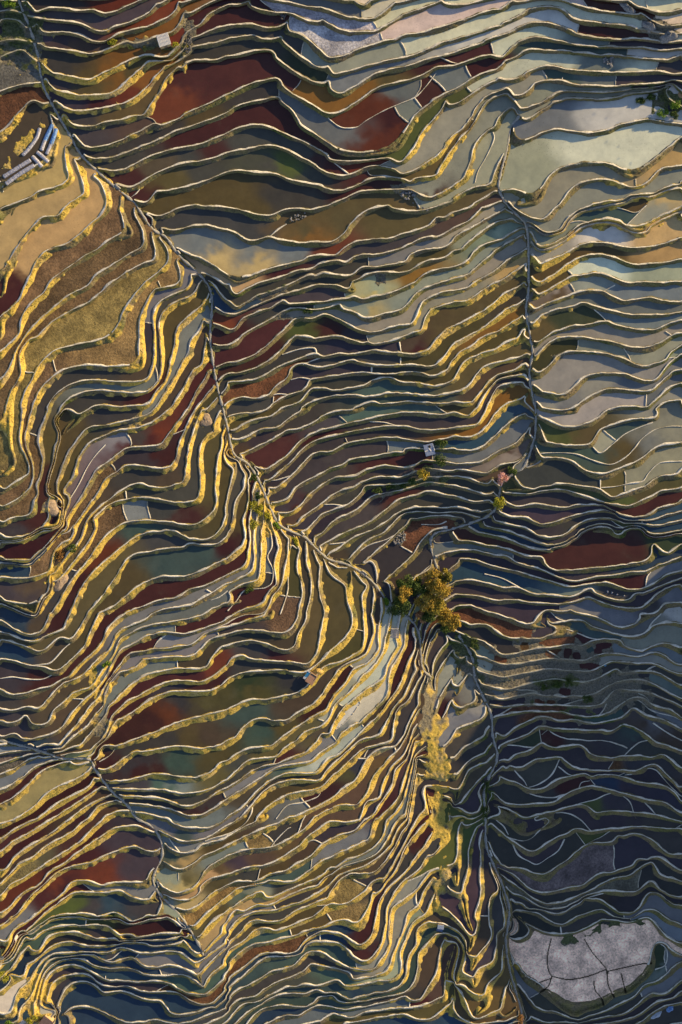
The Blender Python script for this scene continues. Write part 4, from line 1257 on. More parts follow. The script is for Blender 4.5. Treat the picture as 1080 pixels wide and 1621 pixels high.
# water sheets: row runs of each label, cut every few cells so the tone can vary inside a sheet
cell = np.maximum(np.maximum(grown[:-1, :-1], grown[1:, :-1]), np.maximum(grown[:-1, 1:], grown[1:, 1:]))
same = lambda a: (a == cell) | (a < 0)
okc = (cell >= 0)
runs = [[] for _ in range(NP_)]
for y in range(cell.shape[0]):
    r_ = cell[y]; ch = np.flatnonzero(np.r_[True, r_[1:] != r_[:-1]]); en = np.r_[ch[1:], len(r_)]
    for a, b in zip(ch.tolist(), en.tolist()):
        i = r_[a]
        if i < 0: continue
        while b-a > 6: runs[i].append((y, a, a+4)); a += 4
        runs[i].append((y, a, b))
lvl = np.zeros(NP_); lvl[lab[lab >= 0]] = k[lab >= 0]
def sheet(i):
    q = np.array(runs[i], float)
    z = -(lvl[i]-LV0)*STEP+.004*(i % 5)
    s = (ALT-z)/ALT
    xa = (q[:, 1]-MG-540+.5)*SC*s; xb = (q[:, 2]-MG-540+.5)*SC*s
    ya = -(q[:, 0]-MG-810.5+.5)*SC*s; yb = -(q[:, 0]+1-MG-810.5+.5)*SC*s
    zz = np.full(len(q), z)
    co = np.stack([np.stack([xa, ya, zz], 1), np.stack([xa, yb, zz], 1), np.stack([xb, yb, zz], 1), np.stack([xb, ya, zz], 1)], 1).reshape(-1, 3)
    mx = np.stack([q[:, 1], q[:, 1], q[:, 2], q[:, 2]], 1).ravel()-MG; my = np.stack([q[:, 0], q[:, 0]+1, q[:, 0]+1, q[:, 0]], 1).ravel()-MG
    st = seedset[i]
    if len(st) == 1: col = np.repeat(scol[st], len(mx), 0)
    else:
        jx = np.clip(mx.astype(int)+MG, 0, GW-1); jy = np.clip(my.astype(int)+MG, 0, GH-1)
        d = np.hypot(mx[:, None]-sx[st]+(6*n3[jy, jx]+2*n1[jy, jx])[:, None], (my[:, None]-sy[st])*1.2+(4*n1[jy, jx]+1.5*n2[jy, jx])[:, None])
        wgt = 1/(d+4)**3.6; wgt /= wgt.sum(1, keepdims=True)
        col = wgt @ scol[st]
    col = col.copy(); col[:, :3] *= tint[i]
    return co, np.arange(len(co)).reshape(-1, 4), col

# ---------------------------------------------------------------- paddies, each sheet a thing
MARKS = [('white-roofed hut', 262, 68), ('plastic-covered seedbeds', 55, 240), ('frost-pale paddy bend', 530, 100), ('rubble mound', 965, 96), ('bright green bushes', 1060, 172),
         ('path fork at upper right', 800, 305), ('boulder heap by the wide bend', 650, 308), ('grey-roofed hut', 679, 712), ('pink blossom tree', 795, 757), ('golden grove', 680, 945),
         ('blue-tarped hut', 493, 1072), ('slatted shed', 625, 1002), ('small blue-roofed hut', 697, 1466), ('pale dry field', 920, 1530), ('scrub hedge on the rough slope', 880, 1084),
         ('dark shrub on the knoll', 113, 868), ('path bend at lower left', 150, 1215), ('brown-roofed hut', 78, 1612), ('yellow thicket by the path', 410, 808), ('blue film patch', 1061, 1597),
         ('stubble fields', 160, 480), ('big maroon paddy', 960, 875), ('path bend at top left', 75, 170)]
WORD = {'M': 'maroon', 'R': 'rusty red', 'C': 'orange-brown', 'O': 'olive-brown', 'B': 'brown', 'Y': 'tan', 'G': 'grey-green', 'T': 'dull teal', 'P': 'pale silty', 'U': 'blue-grey',
        'D': 'dark plum', 'K': 'blackish', 'N': 'dark blue', 'F': 'brown muddy', 'S': 'straw-coloured', 'L': 'pale lavender',
        'A': 'pale grey', 'W': 'frosted grey', 'E': 'dark green', 'H': 'dark grey', 'Q': 'reddish brown', 'V': 'mossy green', 'Z': 'deep blue'}
ORD = ['nearest', 'second nearest', 'third nearest', 'fourth nearest', 'fifth nearest', 'sixth nearest', 'seventh nearest', 'eighth nearest', 'ninth nearest', 'tenth nearest']
order = [i for i in np.argsort(-inview) if inview[i] >= 14 and runs[i]]
top = order[:296]; rest = order[296:]
info = {}
for i in top:
    X0, X1, Y0, Y1 = max(x0b[i], 0), min(x1b[i], 1080), max(y0b[i], 0), min(y1b[i], 1621)
    ln = math.hypot(X1-X0, Y1-Y0); th = inview[i]/max(ln, 1)
    cx, cy = cyx[i, 1], cyx[i, 0]
    codes = [scn[s] for s in seedset[i]]
    cc = sorted(set(codes), key=lambda c: -codes.count(c))
    hue = WORD[cc[0]]+(' and '+WORD[cc[1]] if len(cc) > 1 and codes.count(cc[1])*2 >= codes.count(cc[0]) else '')
    shp = ('long broad' if ln > 150 else 'broad') if th > 17 else ('long' if ln > 150 else 'stubby' if ln < 60 else 'medium') if th > 9 else ('long thin' if ln > 130 else 'small narrow' if ln < 55 else 'narrow')
    nm, lx, ly = min(MARKS, key=lambda m: (m[1]-cx)**2+(m[2]-cy)**2)
    dx, dy = cx-lx, cy-ly
    side = ('right of' if dx > 0 else 'left of') if abs(dx) > abs(dy) else ('below' if dy > 0 else 'above')
    dry = 'dry field' if cc[0] in 'FSLHQW' else 'flooded paddy'
    info[i] = (f'{shp} {hue} {dry} {side} the {nm}', math.hypot(dx, dy), dry)
clus = {}
for i in top: clus.setdefault(info[i][0], []).append(i)
for base, mem in clus.items():
    mem.sort(key=lambda i: info[i][1])
    for j, i in enumerate(mem):
        co, q, col = sheet(i)
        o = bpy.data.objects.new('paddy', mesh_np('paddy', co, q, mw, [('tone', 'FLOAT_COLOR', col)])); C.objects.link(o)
        lb = base if len(mem) == 1 else base+', '+ORD[min(j, 9)]+' to it'
        ws = lb.split()
        tag(o, lb if len(ws) <= 16 else ' '.join(lb.replace(' to it', '').split()[:16]), 'rice paddy', 'rice paddies on the terraces')
cs, qs, ks, n0 = [], [], [], 0
for i in rest+[i for i in range(NP_) if inview[i] < 14 and runs[i]]:
    co, q, col = sheet(i); cs.append(co); qs.append(q+n0); ks.append(col); n0 += len(co)
tag(bpy.data.objects.new('paddy_slivers', mesh_np('paddy_slivers', np.vstack(cs), np.vstack(qs), mw, [('tone', 'FLOAT_COLOR', np.vstack(ks))])), kind='stuff')
C.objects.link(bpy.data.objects['paddy_slivers'])

# ---------------------------------------------------------------- small builders
def simple(name, col, rough=.8, col2=None, scale=2.0, bmp=0.0, spec=.3):
    m = bpy.data.materials.new(name); nt, bs = nodes(m)
    co_ = nt.nodes.new('ShaderNodeNewGeometry').outputs['Position']
    f_ = nz(nt, co_, scale, 4, .65)
    c = mixc(nt, ramp(nt, f_, .34, .68), col, col2 or tuple(min(1, v*1.5) for v in col))
    nt.links.new(c, bs.inputs['Base Color']); bs.inputs['Roughness'].default_value = rough
    bs.inputs['Specular IOR Level'].default_value = spec
    if bmp: bump(nt, bs, f_, bmp, .3)
    return m
def obj(name, verts, faces, mat, parent=None, smooth=False, loc=None, rz=0):
    me = bpy.data.meshes.new(name); me.from_pydata([tuple(v) for v in verts], [], faces); me.update()
    me.materials.append(mat)
    if smooth: me.polygons.foreach_set('use_smooth', [True]*len(me.polygons))
    o = bpy.data.objects.new(name, me); C.objects.link(o)
    if parent: o.parent = parent
    if loc is not None: o.location = loc; o.rotation_euler.z = rz
    return o
def thing(name, label_, cat, loc, rz=0, group=None):
    o = bpy.data.objects.new(name, None); C.objects.link(o); o.empty_display_size = .3
    o.location = loc; o.rotation_euler.z = rz
    return tag(o, label_, cat, group)
class MB:
    def __init__(s): s.v = []; s.f = []
    def box(s, cx, cy, cz, w_, d, h_, rx=0, ry=0, rz=0):
        M = Matrix.Translation((cx, cy, cz)) @ Matrix.Rotation(rz, 4, 'Z') @ Matrix.Rotation(ry, 4, 'Y') @ Matrix.Rotation(rx, 4, 'X')
        n = len(s.v)
        for z in (-.5, .5):
            for x, y in ((-.5, -.5), (.5, -.5), (.5, .5), (-.5, .5)): s.v.append(M @ Vector((x*w_, y*d, z*h_)))
        s.f += [[n+a for a in q] for q in ((3, 2, 1, 0), (4, 5, 6, 7), (0, 1, 5, 4), (1, 2, 6, 5), (2, 3, 7, 6), (3, 0, 4, 7))]
        return s
    def tube(s, pts, rad, seg=7):
        n = len(s.v); pts = [Vector(p) for p in pts]
        for i, p in enumerate(pts):
            t = (pts[min(i+1, len(pts)-1)]-pts[max(i-1, 0)]).normalized()
            a = t.orthogonal().normalized(); b = t.cross(a)
            r = rad[i] if hasattr(rad, '__len__') else rad
            for j in range(seg):
                an = 2*math.pi*j/seg; s.v.append(p+a*math.cos(an)*r+b*math.sin(an)*r)
        for i in range(len(pts)-1):
            for j in range(seg):
                k2 = (j+1) % seg; s.f.append([n+i*seg+j, n+i*seg+k2, n+(i+1)*seg+k2, n+(i+1)*seg+j])
        s.f.append([n+j for j in range(seg)][::-1]); s.f.append([n+(len(pts)-1)*seg+j for j in range(seg)])
        return s
    def out(s, name, mat, parent=None, **kw): return obj(name, s.v, s.f, mat, parent, **kw)

# ---------------------------------------------------------------- footpaths
m_path = simple('path stone', (.17, .165, .16), .9, (.36, .345, .32), 2.2, .5)
for p in PATHS:
    d = dense(p, 2.0); t = np.gradient(d, axis=0); t /= np.hypot(t[:, 0], t[:, 1])[:, None]
    V, F = [], []
    for i, ((x, y), (tx, ty)) in enumerate(zip(d, t)):
        wd = 1.9+.45*math.sin(i*.9)+.35*math.sin(i*.37+1)
        ctr = at(x, y, 0, True)
        for u, dz in ((-1.0, -.6), (-.96, .22), (-.4, .34), (.4, .33), (.96, .22), (1.0, -.6)):
            q = at(x-ty*wd*u, y+tx*wd*u, 0, True); V.append((q.x, q.y, ctr.z+dz+.05))
    for i in range(len(d)-1):
        for j in range(5): F.append([i*6+j, i*6+j+1, i*6+j+7, i*6+j+6])
    tag(obj('footpath', V, F, m_path, smooth=True), kind='structure')

# ---------------------------------------------------------------- unseen ridge added to the east for its shadow, and the land round it
def land(name, fn, x0, x1, y0, y1, n, m_):
    V, F = [], []
    for j in range(m_+1):
        for i in range(n+1):
            px, py = x0+(x1-x0)*i/n, y0+(y1-y0)*j/m_
            V.append(((px-540)*SC, -(py-810.5)*SC, fn(px, py)))
    for j in range(m_):
        for i in range(n): F.append([j*(n+1)+i, (j+1)*(n+1)+i, (j+1)*(n+1)+i+1, j*(n+1)+i+1])
    tag(obj(name, V, F, mg, smooth=True), kind='structure')
def ridge_z(px, py):
    base = -(14+.036*py+3-LV0)*STEP-14
    u = (px-1345)/120.; a = math.exp(-u*u)
    lo = 1/(1+math.exp(-(py-(735+30*math.sin(px*.02)))/14.)); hi = 1/(1+math.exp((py-1720)/40.))
    return base+(55+3*math.sin(py*.021)+2*math.sin(py*.057+px*.03))*a*lo*hi+1.5*math.sin(px*.05)*math.sin(py*.04)
land('hills', ridge_z, 1186, 1900, -160, 1900, 60, 120)
land('ground', lambda px, py: -70-.02*py+1.0*math.sin(px*.01)*math.sin(py*.012), -9000, 10000, -9000, 10000, 60, 60)

# ---------------------------------------------------------------- trees, bushes
def leafmat(name, dark, light, gold=None):
    m = bpy.data.materials.new(name); nt, bs = nodes(m)
    co_ = nt.nodes.new('ShaderNodeNewGeometry').outputs['Position']
    c = mixc(nt, ramp(nt, nz(nt, co_, 2.8, 2, .6), .34, .66), dark, light)
    if gold: c = mixc(nt, ramp(nt, nz(nt, co_, .5, 3, .6), .42, .62), c, gold)
    nt.links.new(c, bs.inputs['Base Color']); bs.inputs['Roughness'].default_value = .75; bs.inputs['Specular IOR Level'].default_value = .2
    return m
m_bark = simple('bark', (.09, .065, .045), .9, (.17, .13, .09), 6, .6)
LM = {'gold': leafmat('golden leaves', (.15, .095, .014), (.40, .25, .035), (.28, .20, .03)), 'olive': leafmat('olive leaves', (.05, .055, .01), (.19, .17, .025), (.30, .22, .03)),
      'green': leafmat('green leaves', (.02, .04, .010), (.085, .12, .022)), 'bright': leafmat('bright green leaves', (.045, .10, .010), (.20, .30, .025)),
      'lime': leafmat('yellow-green leaves', (.12, .13, .012), (.42, .38, .03)), 'pink': leafmat('pink blossom', (.42, .17, .16), (.78, .48, .45), (.62, .33, .22)),
      'russet': leafmat('russet twigs', (.22, .10, .05), (.52, .28, .13)), 'yellow': leafmat('yellow blossom', (.34, .22, .02), (.72, .50, .06)), 'brown': leafmat('brown leaves', (.10, .05, .02), (.34, .17, .04))}
def crown(rx, ry, rz, cz, n, leaf, rs, lump=9):
    V, F = [], []
    lumps = []
    for i in range(lump):
        a = rs.uniform(0, 2*math.pi); e = rs.uniform(-.25, 1.0)
        q = rs.uniform(.35, .72)
        lumps.append((q*math.cos(a)*math.sqrt(max(0, 1-e*e*.8)), q*math.sin(a)*math.sqrt(max(0, 1-e*e*.8)), e*.55, rs.uniform(.28, .5)))
    for i in range(n):
        lx, ly, lz, lr = lumps[rs.randint(len(lumps))]
        d = rs.normal(0, 1, 3); d /= np.linalg.norm(d); q = lr*rs.uniform(.45, 1.12)
        c = Vector(((lx+d[0]*q)*rx, (ly+d[1]*q)*ry, cz+(lz+d[2]*q)*rz))
        nr = Vector(rs.normal(0, 1, 3)+np.array(d)*.9+np.array([0, 0, .5])).normalized()
        a = nr.orthogonal().normalized(); b = nr.cross(a); an = rs.uniform(0, 6.28)
        a, b = a*math.cos(an)+b*math.sin(an), b*math.cos(an)-a*math.sin(an)
        s = leaf*rs.uniform(.6, 1.3); m0 = len(V)
        V += [c-a*s*.8, c+b*s*.45, c+a*s*.8, c-b*s*.45]; F.append([m0, m0+1, m0+2, m0+3])
    return V, F
def tree(label_, px, py, r_px, hh, mat, seed, n=1500, cat='tree', name='tree', group=None, leaf=.42, asp=1.0, rz=0.0, lump=10):
    rs = np.random.RandomState(seed); r = r_px*SC
    b = at(px, py); t = thing(name, label_, cat, b, rz, group)
    mb = MB(); lean = Vector((rs.uniform(-.3, .3), rs.uniform(-.3, .3), 0))
    th = hh*.55
    mb.tube([Vector((0, 0, -.6)), Vector((0, 0, th*.3))+lean*.3, Vector((0, 0, th*.7))+lean*.7, Vector((0, 0, hh*.9))+lean], [.05*hh**.8, .04*hh**.8, .028*hh**.8, .008*hh])
    for i in range(5):
        a = i*1.257+rs.uniform(-.4, .4); z0 = th*rs.uniform(.35, .8)
        q = Vector((math.cos(a)*r*.7, math.sin(a)*r*.7*asp, min(hh*.95, z0+hh*.32)))
        mb.tube([Vector((0, 0, z0))+lean*(z0/hh), (Vector((0, 0, z0))+q)/2+Vector((0, 0, hh*.03)), q], [.018*hh, .012*hh, .004*hh], 5)
    mb.out('trunk', m_bark, t, smooth=True)
    V, F = crown(r*1.12, r*1.12*asp, hh*.52, hh*.60, n, leaf, rs, lump)
    obj('crown', V, F, LM[mat], t)
    return t
GV = 'trees of the golden grove'
for i, (px, py, r, hh, mt, lb) in enumerate([
        (641, 924, 13, 6, 'green', 'dark green tree at the upper left corner of the grove'),
        (640, 941, 12, 7, 'gold', 'golden tree on the left side of the grove beside the main path'),
        (634, 961, 16, 6, 'green', 'wide dark green tree at the lower left of the grove above the slatted shed'),
        (662, 929, 14, 6.5, 'green', 'shaded green tree filling the middle top of the grove'),
        (684, 917, 14, 9, 'gold', 'golden leafed tree at the top of the grove'),
        (702, 911, 11, 8, 'olive', 'olive green tree at the top right corner of the grove'),
        (694, 937, 17, 10, 'gold', 'largest golden tree in the centre right of the grove'),
        (671, 950, 16, 9, 'gold', 'broad golden tree in the middle of the grove'),
        (691, 960, 16, 9, 'olive', 'olive and gold tree below the largest golden one in the grove'),
        (704, 973, 13, 8.5, 'gold', 'golden tree near the lower right of the grove'),
        (716, 981, 13, 8, 'gold', 'golden tree at the lower right tip of the grove'),
        (678, 972, 11, 6, 'green', 'small dark tree under the golden crowns at the bottom of the grove'),
        (668, 974, 9, 5.5, 'russet', 'russet bare-twigged tree at the bottom edge of the grove'),
        (705, 992, 9, 4, 'green', 'low green tree at the bottom right foot of the grove')]):
    tree(lb, px, py, r*1.12, hh, mt, 40+i, 2300, group=GV, leaf=.42)
tree('pink blossom tree beside the path above the yellow-green one', 795, 757, 11, 4.5, 'pink', 3, 1500, leaf=.3)
tree('round yellow-green tree beside the path under the pink blossom tree', 790, 796, 11, 4.5, 'lime', 4, 1700, leaf=.3)
tree('small bright yellow tree below the grey-roofed hut', 669, 751, 9, 4, 'yellow', 5, 1200, leaf=.3)
tree('dark green tree to the lower right of the grey-roofed hut', 697, 729, 10, 3.5, 'green', 6, 1000, leaf=.32)
tree('green tree at the upper right of the grey-roofed hut', 698, 704, 10, 3.2, 'green', 8, 1000, leaf=.32)
tree('dark green tree to the upper right of the pink blossom tree', 809, 745, 8, 3.5, 'green', 9, 900, leaf=.3)
SB = 'bushes on the slopes'
for i, (px, py, r, hh, mt, asp, rz, lb) in enumerate([
        (1066, 168, 9, 2.6, 'bright', .8, .5, 'bright yellow-green bush at the right edge of the photo'), (1048, 182, 9, 2.2, 'bright', .8, .2, 'leaf-green bush left of the brightest bush at the right edge'),
        (1068, 184, 9, 2.0, 'green', .7, 0, 'mid green bush just below the brightest bush at the right edge'), (1012, 162, 9, 1.6, 'green', .6, .3, 'dark green low bush on the scrubby bank at right'),
        (1030, 155, 9, 1.5, 'green', .6, .2, 'dark bush above the bright green bushes on the bank'),
        (862, 1088, 8, 2.2, 'green', .8, .4, 'left bush of the dark green hedge on the rough slope'), (880, 1083, 9, 2.4, 'green', .7, .2, 'middle bush of the dark green hedge on the rough slope'),
        (898, 1081, 9, 2.6, 'green', .9, 0, 'right bush of the dark green hedge on the rough slope'), (929, 1105, 9, 1.8, 'green', .8, 0, 'dark bush alone at the lower right of the hedge'),
        (170, 1051, 9, 1.6, 'bright', .5, .6, 'green bush on the golden spur at lower left'), (114, 868, 10, 2.0, 'green', .7, .3, 'dark green shrub on top of the bare knoll'),
        (95, 878, 9, 2.2, 'brown', 1.0, 0, 'brown withered shrub on the bare knoll'), (402, 757, 7, 2, 'green', .9, 0, 'small green bush at the top of the yellow thicket by the path'),
        (410, 784, 8, 2.2, 'green', .8, .5, 'green bush inside the yellow thicket by the path'), (401, 800, 9, 2.2, 'lime', 1.0, 0, 'left yellow-green bush of the thicket by the path'),
        (413, 808, 10, 2.4, 'lime', .9, -.6, 'biggest yellow-green bush of the thicket by the path'), (423, 817, 8, 2.0, 'lime', .8, -.8, 'right yellow-green bush of the thicket by the path'),
        (402, 830, 8, 2.0, 'lime', 1.2, 0, 'lowest yellow-green bush of the thicket by the path'), (438, 831, 8, 1.8, 'bright', .5, -.8, 'slim green bush along the path below the thicket'),
        (468, 856, 9, 1.8, 'lime', .5, -1.0, 'slim yellow-green bush along the path further below the thicket'), (396, 935, 8, 1.5, 'green', .7, .3, 'small green bush among the steep golden steps'),
        (180, 69, 7, 1.8, 'lime', .7, 0, 'small yellow-green bush left of the white-roofed hut'), (278, 72, 5, 1.6, 'lime', .8, 0, 'yellow-green bush right of the white-roofed hut'),
        (16, 5, 9, 2.0, 'bright', 1.3, .4, 'green bush at the top left corner beside the path'), (766, 1284, 9, 2, 'green', 1.3, 0, 'dark green bush beside the lower right path'),
        (768, 1245, 8, 2, 'green', 1.6, .2, 'tall green bush along the lower right path above the bend'), (750, 1018, 7, 2.2, 'green', 1.6, .5, 'green bush beside the path below the grove'),
        (820, 1612, 10, 2.4, 'brown', .8, .5, 'orange-brown bush at the bottom edge beside the path'), (6, 1545, 9, 2.4, 'lime', 1.0, 0, 'yellow-green bush at the left edge near the bottom'),
        (18, 1618, 10, 2.0, 'bright', .6, 0, 'green bush at the bottom left corner'), (52, 1612, 10, 2.0, 'lime', .9, 0, 'yellow-green bush left of the brown-roofed hut'),
        (612, 952, 5, 1.6, 'bright', 1.4, 0, 'small bright bush left of the grove beside the main path'), (488, 492, 8, 1.4, 'green', .7, .2, 'small green bush on the grassy bank in the dark middle terraces'),
        (640, 768, 9, 1.6, 'green', .6, .1, 'right bush of the low green row below the long maroon paddy'), (618, 772, 9, 1.6, 'green', .6, .1, 'middle bush of the low green row left of the yellow tree'), (597, 777, 8, 1.5, 'green', .7, .2, 'left bush of the low green row above the plum paddy'),
        (653, 762, 7, 1.6, 'green', .8, .1, 'dark bush touching the bright yellow tree')]):
    tree(lb, px, py, r, hh, mt, 90+i, 800, 'bush', 'bush', SB, .26, asp, rz, 8)

# ---------------------------------------------------------------- huts and sheds
m_white = simple('white sheet roof', (.50, .47, .43), .6, (.70, .66, .62), 3, .2)
m_plank = simple('weathered plank', (.15, .11, .075), .9, (.26, .2, .14), 5, .5)
m_adobe = simple('mud wall', (.34, .25, .13), .95, (.48, .36, .2), 3, .5)
m_dark = simple('dark opening', (.012, .011, .010), .9, (.02, .018, .016), 3)
m_grey = simple('grey asbestos sheet', (.27, .30, .36), .7, (.46, .49, .55), 4, .3)
m_slate2 = simple('blue-grey roof sheet', (.17, .20, .29), .7, (.32, .36, .46), 4, .3)
m_slate = simple('bluish weathered board', (.07, .075, .10), .85, (.20, .21, .27), 3, .4)
m_blue = simple('blue tarpaulin', (.02, .13, .30), .45, (.05, .28, .46), 3, .5, .5)
m_navy = simple('dark blue tarpaulin', (.006, .022, .09), .45, (.02, .06, .2), 3, .5, .5)
m_rust = simple('rust brown tin', (.18, .10, .075), .75, (.31, .19, .14), 4, .3)
m_straw = simple('straw', (.36, .23, .07), .95, (.62, .45, .16), 5, .8)
m_film = simple('crumpled plastic film', (.20, .20, .26), .35, (.46, .45, .52), 1.8, .9, .6)
m_fblue = simple('blue plastic film', (.05, .13, .36), .35, (.13, .28, .58), 1.8, .7, .6)
def roof_mb(w_, d, h0, h1, th=.12, ribs=9, over=.0):
    mb = MB(); sl_ = math.atan2(h1-h0, d); L_ = math.hypot(d, h1-h0)
    mb.box(0, 0, (h0+h1)/2, w_, L_, th, rx=sl_)
    for i in range(ribs):
        x = -w_/2+w_*(i+.5)/ribs
        mb.box(x, -.5*th*math.sin(sl_), (h0+h1)/2+.5*th+.02, .09, L_-.04, .05, rx=sl_)
    return mb
def hut(label_, px, py, w_, d, hh, rz, roofm, wallm, pitch=.5, name='hut', ribs=9):
    b = at(px, py, 0, True); t = thing(name, label_, 'hut', b, rz)
    bw, bd = w_-.5, d-.5
    MB().box(0, bd/2-.06, hh/2-.8, bw, .12, hh+1.6).box(-bw/2+.06, 0, hh/2-.8, .12, bd-.25, hh+1.6).box(bw/2-.06, 0, hh/2-.8, .12, bd-.25, hh+1.6).box(-bw*.33, -bd/2+.06, hh/2-.8, bw*.34, .12, hh+1.6).box(bw*.33, -bd/2+.06, hh/2-.8, bw*.34, .12, hh+1.6).box(0, -bd/2+.06, hh-.2, bw*.31, .12, .4).out('wall', wallm, t)
    dr = MB().box(0, -bd/2+.02, hh*.4-.1, bw*.30, .06, hh*.8).out('door', m_plank, t)
    MB().box(.3, -bd/2-.04, hh*.4, .06, .08, .16).out('handle', m_dark, dr)
    wn = MB().box(bw/2+.01, 0, hh*.55, .05, .7, .6).out('window', m_dark, t)
    MB().box(bw/2+.05, 0, hh*.55-.36, .12, .85, .08).out('sill', m_plank, wn)
    roof_mb(w_, d, hh+.05, hh+.05+pitch, ribs=ribs).out('roof', roofm, t)
    return t
h_ = hut('small hut with a flat whitish roof beside the upper terraces', 261, 68, 4.3, 4.1, 2.3, R(17), m_white, m_adobe, .35)
mb = MB()
for q in (-.9, .35, 1.3): mb.box(.3, q, 2.72+.085*q, 3.4, .05, .05)
mb.out('batten', m_grey, h_)
h2 = hut('small hut with a grey-blue sheet roof and loose white sheets on it', 679, 712.5, 3.8, 4.4, 2.2, R(15), m_slate2, m_plank, .5)
MB().box(.15, .15, 2.66, .4, 1.9, .05, rz=R(26)).out('loose_sheet', m_white, h2)
MB().box(-1.3, -.2, 2.6, 1.1, .28, .05, rz=R(12)).out('loose_sheet', m_white, h2)
MB().box(1.85, .5, 2.75, .28, 2.6, .06, rz=R(4)).out('ridge_cap', m_white, h2)
MB().box(.35, 1.15, 2.76, .9, .9, .04, rz=R(10)).out('roof_hole', m_dark, h2)
h3 = hut('brown tin-roofed hut with blue tarps beside the straw heap', 493.5, 1073, 3.4, 4.3, 2.2, R(-33), m_rust, m_adobe, -.5, ribs=7)
MB().box(-2.25, .5, 1.9, 1.2, 2.6, .07, ry=R(-12)).out('tarp', m_blue, h3)
MB().box(-2.4, -1.2, 1.85, 1.15, 1.0, .07, ry=R(-14), rz=R(6)).out('tarp', m_white, h3)
MB().box(-2.2, 1.75, 2.0, .8, .5, .07, ry=R(-10)).out('tarp', m_white, h3)
for x, y in ((-2.7, 1.7), (-2.7, -1.5)): MB().tube([(x, y, -1), (x, y, 1.85)], .07).out('post', m_plank, h3)
# slatted shed
b = at(625, 1002.5, 0, True); t = thing('shed', 'open shed with a roof of uneven bluish boards beside the pale paddy', 'shed', b, R(-3))
for x in (-1.4, 1.4):
    for y in (-1.4, 1.4): MB().tube([(x, y, -1.2), (x, y, 2.0)], .08).out('post', m_plank, t)
rs = np.random.RandomState(2)
for i in range(11):
    a = rs.uniform(.0, .8); MB().box(.15+a*-.35, 1.55-i*.31, 2.08+.035*i+.03*(i % 2), 3.1+a*.7, .25, .05, rz=R(rs.uniform(-3, 3))).out('roof_board', m_slate, t)
MB().tube([(-1.6, 2.0, 2.1), (1.5, 2.05, 2.1)], .09).out('pole', m_white, t)
MB().box(0, 1.42, .6, 2.8, .1, 2.4).out('back_wall', m_plank, t)
h4 = hut('tiny hut with a lavender grey roof and dark blue tarp on the golden spur', 697, 1464.5, 2.7, 1.9, 2.0, R(-6), m_grey, m_plank, .3, ribs=6)
MB().box(-.25, -1.5, 1.75, 2.6, 1.3, .07, rx=R(20)).out('tarp', m_navy, h4)
for x in (-1.3, .9): MB().tube([(x, -2.0, -1.2), (x, -2.0, 1.55)], .06).out('post', m_plank, h4)
h5 = hut('brown-roofed hut at the bottom edge with a sunlit side wall', 76, 1614, 4.6, 4.2, 2.4, R(-38), m_rust, m_adobe, .6)

# ---------------------------------------------------------------- straw, stones, film
def heap(name, label_, cat, px, py, rx, ry, hh, mat, seed, rz=0, lump=.25, group=None):
    rs = np.random.RandomState(seed); V, F = [], []; n, m_ = 18, 7
    ph = rs.uniform(0, 6.28, 6)
    for j in range(m_+1):
        for i in range(n):
            a = 2*math.pi*i/n; q = j/m_
            rr = q*(1+.15*math.sin(2*a+ph[0])+.1*math.sin(3*a+ph[1])+.08*math.sin(5*a+ph[2]))
            z = hh*(1-q**1.7)*(1+lump*math.sin(a*3+q*5+ph[3]))+hh*lump*.4*rs.uniform(-1, 1)*(1-q) if j < m_ else -.5
            V.append((rr*rx*SC*math.cos(a), rr*ry*SC*math.sin(a), z))
    for j in range(m_):
        for i in range(n): F.append([j*n+i, (j+1)*n+i, (j+1)*n+(i+1) % n, j*n+(i+1) % n])
    return tag(obj(name, V, F, mat, smooth=True, loc=at(px, py, 0, True), rz=rz), label_, cat, group)
heap('straw_heap', 'heap of orange straw at the upper right of the blue-tarped hut', 'straw heap', 503, 1063, 9, 6, 1.5, m_straw, 1, .5)
sh = bpy.data.objects['straw_heap']; mb = MB(); rs = np.random.RandomState(9)
for i in range(60):
    a = rs.uniform(0, 6.28); r_ = rs.uniform(.3, 2.2); l_ = rs.uniform(.5, 1.3); b2 = rs.uniform(0, 6.28)
    c0 = Vector((r_*math.cos(a), r_*.7*math.sin(a), max(.15, 1.5*(1-(r_/2.3)**1.7))))
    mb.tube([c0, c0+Vector((l_*math.cos(b2), l_*math.sin(b2), .2))], .035, 4)
mb.out('loose_straw', m_straw, sh)
m_stone = simple('grey stone', (.10, .097, .10), .9, (.27, .26, .27), 2.5, .8)
m_dstone = simple('dark stone', (.035, .033, .036), .9, (.12, .115, .12), 2.5, .8)
m_sand = simple('pale sand', (.46, .38, .33), .95, (.66, .56, .5), 3, .4)
